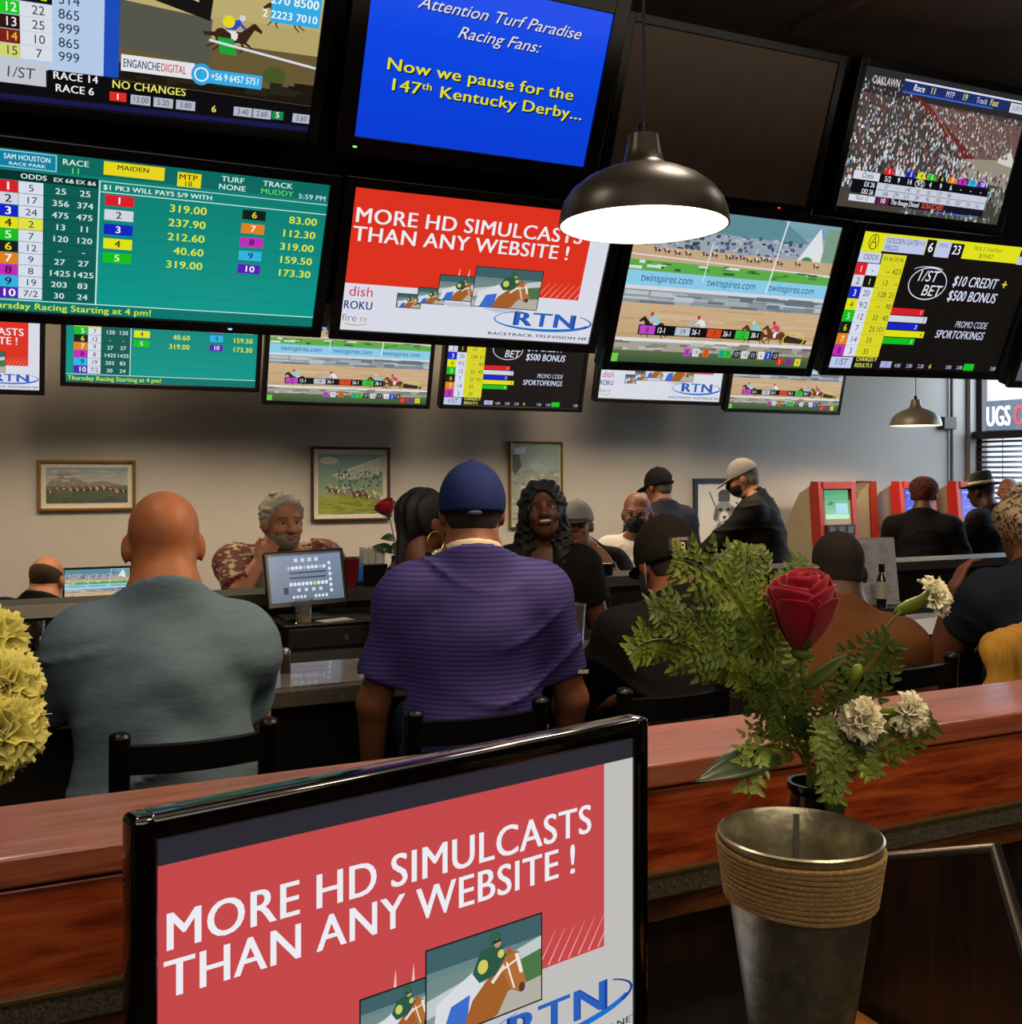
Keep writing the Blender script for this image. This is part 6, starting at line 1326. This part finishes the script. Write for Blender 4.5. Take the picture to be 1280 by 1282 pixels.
# ---------------------------------------------------------------- divider panel at the right
UD = at_z(1062, 1255, .905).x + .012
a, b_, c_ = at_u(890, 1064, UD), at_u(1240, 1068, UD), at_u(1305, 1290, UD)
e = empty('privacy_panel', (UD, 1.0, .8908), 0, 'dark brown laminate privacy panel with metal edge on the counter right of the vase', 'panel')
zl = .0
poly = [(0, min(a.y, 1.235) - 1.0, zl), (0, min(a.y, 1.235) - 1.0, a.z - .89), (0, b_.y - 1.0, b_.z - .89), (0, c_.y - 1.0, max(c_.z - .89, .0)), (0, c_.y - 1.03, zl)]
B().prism(poly, (.018, 0, 0)).build('board', wood('dark_streaked_laminate', '#1a0f0a', '#24150e', '#352014', .45, 2, 1.2, coat=.1), e)
tr = B(); tr.tube([Vector(p_) + Vector((.009, 0, 0)) for p_ in poly[1:4]], .010, 10); tr.build('edge_strip', mat('satin_edge', '#575149', .3, .8), e, smooth=True)

q = at_z(1062, 1255, .905)
o = B().box((UD - .085, q.y - .17, .8985), (.14, .34, .015), bev=.003).build('wooden_board', wood('board_wood', '#6a3a1a', '#8c5426', '#a36834', .4, 1)); tag(o, 'brown wooden board lying on the counter under the metal vase', 'board')
# ---------------------------------------------------------------- galvanised vase with twine
q = at_d(1002, 1043, 1.0); ZV = q.z - .9058
e = empty('metal_vase', (q.x, q.y, .9058), 0, 'tapered galvanised metal vase with twine wound round its rim in the foreground', 'vase')
def vr(z): return .075 - (ZV - z) * .150
pr_ = [(0, .004), (vr(0), 0)] + [(vr(ZV * i / 10), ZV * i / 10) for i in range(1, 10)] + [(.0745, ZV - .004), (.0765, ZV), (.0745, ZV + .0015), (.0725, ZV - .002)] + [(vr(ZV * i / 10) - .0016, ZV * i / 10) for i in range(9, 0, -1)] + [(0, .03)]
galv = mat('galvanised_metal', '#a69f86', .34, .9, col2='#958f78', kind='voronoi', scale=90, bump=.12, bscale=40)
B().lathe(pr_, 72).build('body', galv, e, smooth=True, sharp=50)
sa_ = math.atan2(-q.y, -q.x) + math.pi + .05
B().prism([((vr(ZV - .004) - .004) * math.cos(sa_ + d_), (vr(ZV - .004) - .004) * math.sin(sa_ + d_), ZV - .004) for d_ in (-.04, .04)] + [((vr(.05) - .004) * math.cos(sa_ + d_), (vr(.05) - .004) * math.sin(sa_ + d_), .05) for d_ in (.04, -.04)], (-.001 * math.cos(sa_), -.001 * math.sin(sa_), 0)).build('seam', mat('seam_metal', '#75736b', .4, .9), e)
tw = B(); pts = []; turns = 11; n_ = 56
for i in range(turns * n_ + 1):
    t = i / n_; z = ZV - .007 - t * .0047; a_ = 2 * math.pi * t; pts.append(((vr(z) + .0026) * math.cos(a_), (vr(z) + .0026) * math.sin(a_), z + .0006 * math.sin(a_ * 3 + t)))
tw.tube(pts, .00245, 7); tw.build('twine', mat('jute_twine', '#c9a468', .95, vary=.25, scale=300, stretch=(1, 1, 3), bump=.8, bscale=500), e, smooth=True)
# ---------------------------------------------------------------- bouquet in the dark bottle
VIEW = Vector((-SA, -CA, 0.18)).normalized()            # rough direction towards the viewer's side of the desk
M_fern = mat('fern_green', '#7f8d36', .45, col2='#4a5b1c', scale=30, spec=.4)
M_fern2 = mat('deep_fern_green', '#61742f', .45, col2='#37491b', scale=30, spec=.4)
M_stem = mat('stem_green', '#5f6f2e', .5, vary=.15, scale=20)
M_leaf = mat('rose_leaf_green', '#2f4320', .35, vary=.2, scale=18, spec=.5)
M_rose = mat('red_rose', '#a90d2c', .5, col2='#86081f', scale=22, sheen=.1, spec=.3)
M_white = mat('white_carnation', '#ddd6b4', .6, vary=.05, scale=30, sheen=.2)
M_calyx = mat('calyx_green', '#7d8f2c', .45, vary=.15, scale=25)
BQ = at_d(1020, 978, 1.17); BR_, BH = .029, BQ.z - .8908
e = empty('glass_bottle', (BQ.x, BQ.y, .8908), 0, 'dark glass bottle holding the flowers just behind the metal vase', 'bottle')
B().lathe([(0, 0), (BR_, 0), (BR_ + .001, .01), (BR_, BH - .05), (BR_ * .9, BH - .02), (BR_ * .86, BH - .012), (BR_ * 1.02, BH - .008), (BR_ * 1.02, BH), (BR_ * .86, BH), (BR_ * .8, BH - .02), (BR_ * .85, .01), (0, .008)], 40).build('body', mat('black_green_glass', '#0b0d0a', .16, spec=.5), e, smooth=True, sharp=50)
MOUTH = Vector((BQ.x, BQ.y, BQ.z - .004))

def bez(a, b, c, n=24):
    a, b, c = Vector(a), Vector(b), Vector(c)
    return [a * (1 - t) ** 2 + b * 2 * t * (1 - t) + c * t * t for t in (i / n for i in range(n + 1))]
def local(pts, o): return [Vector(p_) - o for p_ in pts]
def frond(label, tip, mid, root=None, width=.075, seed=0, m=None, td=1.12, rd=1.15, roll=0.0, mat_=None, wp=.55):
    """fern frond from root to tip: rachis with paired pinnae of small leaflets"""
    rnd = random.Random(seed); tip = at_d(*tip, td); root = MOUTH + Vector((rnd.uniform(-.012, .012), rnd.uniform(-.012, .012), 0)) if root is None else at_d(*root, rd); mid = at_d(*mid, (td + rd) / 2)
    # quadratic through the middle point
    ctrl = mid * 2 - (root + tip) * .5; P = bez(root, ctrl, tip, 40); L_ = sum((P[i + 1] - P[i]).length for i in range(40))
    e = empty('fern_frond', root, 0, label, 'fern', 'fern fronds in the dark bottle'); o = root
    B().tube(local(P, o), [.0016 - .0011 * i / 40 for i in range(41)], 6).build('stem', M_stem, e, smooth=True)
    b = B(); start = .30 if L_ > .16 else .12; npn = max(9, int(L_ * (1 - start) / .0125))
    def leaflet(p0, d, n, l, w):
        s_ = d.cross(n).normalized(); tipp = p0 + d * l + n * l * rnd.uniform(-.15, .1)
        pts = [p0, p0 + d * l * .3 + s_ * w * .42 + n * w * .12, p0 + d * l * .68 + s_ * w * .34 + n * w * .1, tipp, p0 + d * l * .68 - s_ * w * .34 + n * w * .1, p0 + d * l * .3 - s_ * w * .42 + n * w * .12]
        v = [b.bm.verts.new(q) for q in pts]; c0 = b.bm.verts.new(p0 + d * l * .5)
        for i in range(6): b.bm.faces.new((v[i], v[(i + 1) % 6], c0))
    for k in range(npn):
        t = start + (1 - start) * k / npn; i = int(t * 40); p0 = P[i].lerp(P[min(i + 1, 40)], t * 40 - i); T_ = (P[min(i + 1, 40)] - P[max(i - 1, 0)]).normalized()
        n = (VIEW + Vector((rnd.uniform(-.3, .3), 0, rnd.uniform(-.2, .35)))).normalized(); n = (n - T_ * n.dot(T_)).normalized(); n = Matrix.Rotation(roll, 3, T_) @ n; S_ = T_.cross(n).normalized()
        tt = (t - start) / (1 - start); pl_ = width * ((1 - tt) ** .8 * .92 + .08) * min(1, .55 + tt * 4) * rnd.uniform(.85, 1.1)
        for sd in (-1, 1):
            d = (S_ * sd * .86 + T_ * wp + n * rnd.uniform(-.25, .12)).normalized(); n2 = (n + S_ * sd * .15).normalized(); m_ = max(3, int(pl_ / .0078)); q = p0 - o
            for j in range(m_):
                f_ = (j + .6) / m_; ll = max(.006, .0195 * (1 - f_ * .70) * (pl_ / width) ** .35); qq = q + d * pl_ * f_ + n2 * (-.02 * pl_ * f_ * f_)
                dd = d; ss = d.cross(n2).normalized()
                for s2 in (-1, 1): leaflet(qq, (dd * .66 + ss * s2 * .75).normalized(), n2, ll, ll * .66)
            leaflet(q + d * pl_ * .92, d, n2, .012, .007)
    b.build('leaves', mat_ or M_fern, e, recalc=False)
    return e
frond('long fern frond reaching to the upper left, its tip over the black cap man', (842, 699), (925, 752), (1003, 905), .062, 1, td=1.10, mat_=M_fern)
frond('fern frond pointing left below the uppermost left frond', (812, 759), (895, 800), (1000, 915), .050, 2, td=1.07, roll=.2, mat_=M_fern2)
frond('lowest left fern frond with drooping tip against the black shirt', (787, 822), (868, 812), (1000, 925), .046, 3, td=1.05, roll=-.25, mat_=M_fern)
frond('upright fern frond just left of the red rose', (938, 686), (955, 780), None, .052, 4, td=1.19, mat_=M_fern)
frond('fern frond rising behind the red rose to its upper right', (1012, 700), (985, 800), None, .040, 5, td=1.22, mat_=M_fern2)
frond('short fern frond between the left fronds and the rose stem', (915, 842), (955, 868), (1010, 960), .036, 6, td=1.10, mat_=M_fern)
frond('fern frond leaning right below the top carnation', (1118, 800), (1072, 858), (1020, 962), .046, 7, td=1.12, mat_=M_fern2)
frond('low fern frond spreading right beneath the lower carnations', (1178, 903), (1105, 935), (1025, 965), .03, 8, td=1.10, mat_=M_fern)
frond('small fern frond hanging over the bottle on the left', (938, 1002), (955, 935), (1012, 950), .040, 9, td=1.08, mat_=M_fern)
frond('small fern frond hanging in front of the bottle neck', (1042, 1012), (1040, 940), (1010, 915), .032, 10, td=1.07, rd=1.08, mat_=M_fern)
frond('broad fern frond in the middle of the bouquet under the rose', (962, 838), (985, 892), (1018, 968), .050, 11, td=1.06, mat_=M_fern2)
frond('small fern frond pointing right just above the bottle', (1098, 975), (1065, 945), (1022, 962), .024, 12, td=1.09, mat_=M_fern)
frond('fern frond in the middle right beside the rose stem', (1052, 868), (1040, 905), (1018, 968), .040, 13, td=1.07, mat_=M_fern)

def frame_from(d):
    d = Vector(d).normalized(); x = d.cross(Vector((0, 0, 1)));
    if x.length < .01: x = Vector((1, 0, 0))
    x.normalize(); y = d.cross(x); return Matrix((x, y, d)).transposed().to_4x4()
def stem_tube(parent, pts, r=.0024, name='stem'): B().tube(pts, r, 8).build(name, M_stem, parent, smooth=True)
def leaf(parent, a, tip, w, nrm=None, m=None, name='leaf'):
    a, tip = Vector(a), Vector(tip); d = (tip - a); L_ = d.length; d.normalize(); n = (nrm or VIEW); n = (n - d * n.dot(d)).normalized(); s_ = d.cross(n); b = B(); rows = []
    for i in range(11):
        t = i / 10; ww = w * math.sin(math.pi * min(1, t * .96 + .04)) ** .8 * (1.15 - .45 * t); c = a + d * L_ * t - n * L_ * .18 * t * t
        rows.append([b.bm.verts.new(c + s_ * ww * x + n * (abs(x) * ww * .3)) for x in (-1, -.5, 0, .5, 1)])
    for r0, r1 in zip(rows, rows[1:]):
        for j in range(4): b.bm.faces.new((r0[j], r0[j + 1], r1[j + 1], r1[j]))
    o = b.build(name, m or M_leaf, parent, smooth=True, recalc=False); md = o.modifiers.new('thick', 'SOLIDIFY'); md.thickness = .0006; return o
def rose(label, base, d, Rr, Hh, stempts, m=M_rose, group=None, flare=1.0):
    e = empty('rose', base, 0, label, 'rose', group); base = Vector(base); Fm = frame_from(d); rnd = random.Random(4)
    layers = [(3, .34, 1.0, .0, 1.25), (3, .56, 1.02, .04, 1.15), (4, .78, .98, .10, .95), (4, .95, .93, .20, .95), (5, 1.0, .86, .42 * flare, .85)]
    for li, (n, rr, hh, fl, wid) in enumerate(layers):
        for k in range(n):
            ph = 2 * math.pi * (k + .5 * (li % 2)) / n + li * .6 + rnd.uniform(-.12, .12); half = math.pi / n * wid * (1.45 if li < 4 else 1.15); b = B(); grid = []; U_, V_ = 14, 14; h_ = hh * rnd.uniform(.95, 1.04)
            for j in range(V_ + 1):
                t = j / V_; row = []
                for i in range(U_ + 1):
                    x = i / U_ * 2 - 1; te = t * (1 - .13 * x * x * x * x - (.10 if li > 2 else .03) * x * x)
                    prof = math.sin(min(te * 1.55, 1.35)) ** .75 * 1.02 if te > 0 else 0
                    r_ = Rr * (rr * prof * (1 - .14 * max(0, te - .6)) + fl * max(0, te - .72) ** 1.35 * 2.0) + .0012 * li
                    r_ += .0016 * math.sin(3 * x + ph * 2) * te + .0022 * (x * x) * (1 if i % 2 == 0 else 1) * (li > 2)
                    z_ = Hh * h_ * te - Rr * fl * max(0, te - .86) * 2.6; a_ = ph + half * x * (1 if te > .02 else .3)
                    row.append(b.bm.verts.new(Fm @ Vector((r_ * math.cos(a_), r_ * math.sin(a_), z_))))
                grid.append(row)
            for j in range(V_):
                for i in range(U_): b.bm.faces.new((grid[j][i], grid[j][i + 1], grid[j + 1][i + 1], grid[j + 1][i]))
            o = b.build('petal', m, e, smooth=True, recalc=False); md = o.modifiers.new('thick', 'SOLIDIFY'); md.thickness = .0007
    B().ell(Fm @ Vector((0, 0, -.004)), (Rr * .36, Rr * .36, .008), 16).build('calyx', M_stem, e, smooth=True)
    for k in range(5):
        a_ = 2 * math.pi * k / 5 + .5; o_ = Vector((math.cos(a_), math.sin(a_), 0)); leaf(e, Fm @ (o_ * Rr * .25), Fm @ (o_ * Rr * (1.15 if k % 2 else .95) + Vector((0, 0, .022 if k % 2 else .03))), .0045, Fm.to_3x3() @ o_, M_stem, 'sepal')
    stem_tube(e, local(stempts, base), .0026); return e
rb = at_d(1003, 812, 1.12); rd_ = (at_d(1006, 715, 1.10) - rb)
er = rose('large red rose standing in the middle of the bouquet', rb, rd_, .0295, .083, bez(rb, at_d(1008, 880, 1.13), MOUTH - Vector((0, 0, .1))))
leaf(er, at_d(975, 945, 1.13) - rb, at_d(883, 962, 1.06) - rb, .019, Vector((.1, -.6, .8))); leaf(er, at_d(1005, 862, 1.12) - rb, at_d(1062, 822, 1.1) - rb, .008, None, M_fern2)
leaf(er, at_d(1040, 985, 1.14) - rb, at_d(1052, 1035, 1.13) - rb, .012, None); leaf(er, at_d(1012, 925, 1.13) - rb, at_d(985, 880, 1.09) - rb, .010); leaf(er, at_d(1030, 905, 1.12) - rb, at_d(1100, 940, 1.08) - rb, .011)

def carnation(label, base, d, Rr, stempts, m=M_white, seed=1, group='carnations', npet=17, open_=1.0, calyx=True, buds=()):
    e = empty('carnation', base, 0, label, 'carnation', group); base = Vector(base); Fm = frame_from(d); rnd = random.Random(seed)
    pb = B()
    for k in range(npet):
        ring_ = k / npet; ph = k * 2.39996; out = (.12 + ring_ * 1.25) * open_; L_ = Rr * (1.15 - .1 * ring_) * rnd.uniform(.9, 1.1); half = .62; grid = []; U_, V_ = 16, 7; p1, p2 = rnd.uniform(0, 6), rnd.uniform(0, 6)
        for j in range(V_ + 1):
            t = j / V_; row = []; bend = out * (.25 + .75 * t)
            for i in range(U_ + 1):
                x = i / U_ * 2 - 1; wv = (math.sin(7 * x + p1) * .13 + math.sin(13 * x + p2) * .06) * t * t * L_; w_ = L_ * half * (t ** .9) * x
                edge = 1 + (.05 * math.sin(24 * x + p1) - .10 * x * x) * t
                rr_ = L_ * t * math.sin(bend) * edge; zz_ = L_ * t * math.cos(bend) * edge; c_, s_ = math.cos(ph), math.sin(ph); nx = math.cos(bend); nz = -math.sin(bend)
                rad = rr_ + wv * nx; row.append(pb.bm.verts.new(Fm @ Vector((rad * c_ - w_ * s_, rad * s_ + w_ * c_, zz_ + wv * nz + Rr * .1))))
            grid.append(row)
        for j in range(V_):
            for i in range(U_): pb.bm.faces.new((grid[j][i], grid[j][i + 1], grid[j + 1][i + 1], grid[j + 1][i]))
    o = pb.build('petals', m, e, smooth=True, recalc=False); md = o.modifiers.new('thick', 'SOLIDIFY'); md.thickness = .0005
    if calyx:
        c_ = B(); pr = [(.0022, -.034), (.006, -.028), (.0078, -.015), (.0072, .0), (.0095, .008)]; rings = []
        for r_, z_ in pr: rings.append([c_.bm.verts.new(Fm @ Vector((r_ * math.cos(2 * math.pi * k / 14), r_ * math.sin(2 * math.pi * k / 14), z_ + (.003 * (k % 3 == 0) if z_ > 0 else 0)))) for k in range(14)])
        for a, b_ in zip(rings, rings[1:]):
            for k in range(14): c_.bm.faces.new((a[k], a[(k + 1) % 14], b_[(k + 1) % 14], b_[k]))
        c_.bm.faces.new(rings[0][::-1]); c_.build('calyx', M_calyx, e, smooth=True)
    stem_tube(e, local(stempts, base), .0016)
    for px_, py_, dd in buds:
        q = at_d(px_, py_, dd) - base; B().ell(q, (.006, .006, .010), 12, rot=(.3, .4, 0)).build('bud', M_calyx, e, smooth=True)
    return e
b1 = at_d(1157, 752, 1.13); d1 = at_d(1190, 738, 1.115) - b1
c1 = carnation('white carnation on a long stem standing out at the upper right', b1, d1, .0215, [b1 - d1.normalized() * .034] + bez(at_d(1128, 766, 1.135), at_d(1080, 805, 1.14), MOUTH, 14), seed=3)
leaf(c1, at_d(1095, 795, 1.13) - b1, at_d(1125, 808, 1.12) - b1, .006, None, M_leaf)
b2 = at_d(1082, 908, 1.09); d2 = at_d(1070, 868, 1.03) - b2
c2 = carnation('white carnation at the lower right facing the viewer, left one of the low pair', b2, d2, .0235, [b2 - d2.normalized() * .034] + bez(at_d(1075, 930, 1.12), at_d(1050, 940, 1.14), MOUTH, 8), seed=5, buds=((1072, 842, 1.10),))
b3 = at_d(1128, 893, 1.10); d3 = at_d(1165, 892, 1.07) - b3
c3 = carnation('white carnation at the lower right facing right, outer one of the low pair', b3, d3, .0215, [b3 - d3.normalized() * .034] + bez(at_d(1098, 885, 1.12), at_d(1060, 905, 1.14), MOUTH, 8), seed=7)
# yellow carnations at the left edge, close to the viewer, in their own bottle
YB = at_d(-75, 1120, .80)
e = empty('glass_bottle', (YB.x, YB.y, .8908), 0, 'second dark bottle at the left edge holding the pale yellow flowers', 'bottle')
hy_ = YB.z - .89 + .03
B().lathe([(0, 0), (.026, 0), (.026, hy_ - .02), (.022, hy_), (.019, hy_), (.022, .01), (0, .008)], 32).build('body', mat('black_green_glass', '#0b0d0a', .06), e, smooth=True)
M_yel = mat('pale_yellow_petal', '#e0d674', .6, col2='#d0c656', scale=16, sheen=.2); ym = Vector((YB.x, YB.y, .89 + hy_))
for i, (px_, py_, dd, lb, sc_, dx, dy) in enumerate(((-20, 810, .80, 'uppermost pale yellow carnation at the left edge', .026, 30, -45), (2, 858, .77, 'middle pale yellow carnation at the left edge', .024, 40, -5), (-6, 912, .76, 'largest pale yellow carnation at the left edge, below the middle one', .030, 50, 10), (-12, 945, .78, 'lowest pale yellow carnation drooping at the left edge', .019, 30, 40))):
    yb = at_d(px_, py_, dd); yd = at_d(px_ + dx, py_ + dy, dd - .04) - yb
    carnation(lb, yb, yd, sc_, [yb - yd.normalized() * .03] + bez(at_d(px_ - 40, py_ + 40, dd), at_d(-70, 1000, .8), ym, 8), M_yel, seed=20 + i, group='pale yellow carnations', npet=26)
# red rose on the far ledge
q = at_v(487, 700, 4.62); fb = at_v(487, 645, 4.62); fz = 1.07
e = empty('bud_vase', (q.x + .03, 4.62, fz), 0, 'small dark bud vase on the far ledge between the straws and the braids', 'vase')
B().lathe([(0, 0), (.028, 0), (.03, .05), (.016, .11), (.018, .13), (.014, .13), (.012, .1), (0, .01)], 24).build('body', M_bott, e, smooth=True)
far = rose('dark red rose on the far ledge beside the braided woman, tilted to the left', fb, Vector((-.45, -.25, .8)), .042, .075, bez(fb, fb + Vector((.03, 0, -.1)), Vector((q.x + .03, 4.62, fz + .12))), flare=1.3)
for k, (x, z, w) in enumerate(((510, 690, .03), (470, 682, .028), (520, 665, .026), (500, 700, .03), (480, 672, .022))): leaf(far, Vector((q.x + .03, 4.62, fz + .13)) + Vector((0, 0, .02 * k)) - fb, at_v(x, z, 4.56) - fb, w, Vector((0, -.8, .5)))
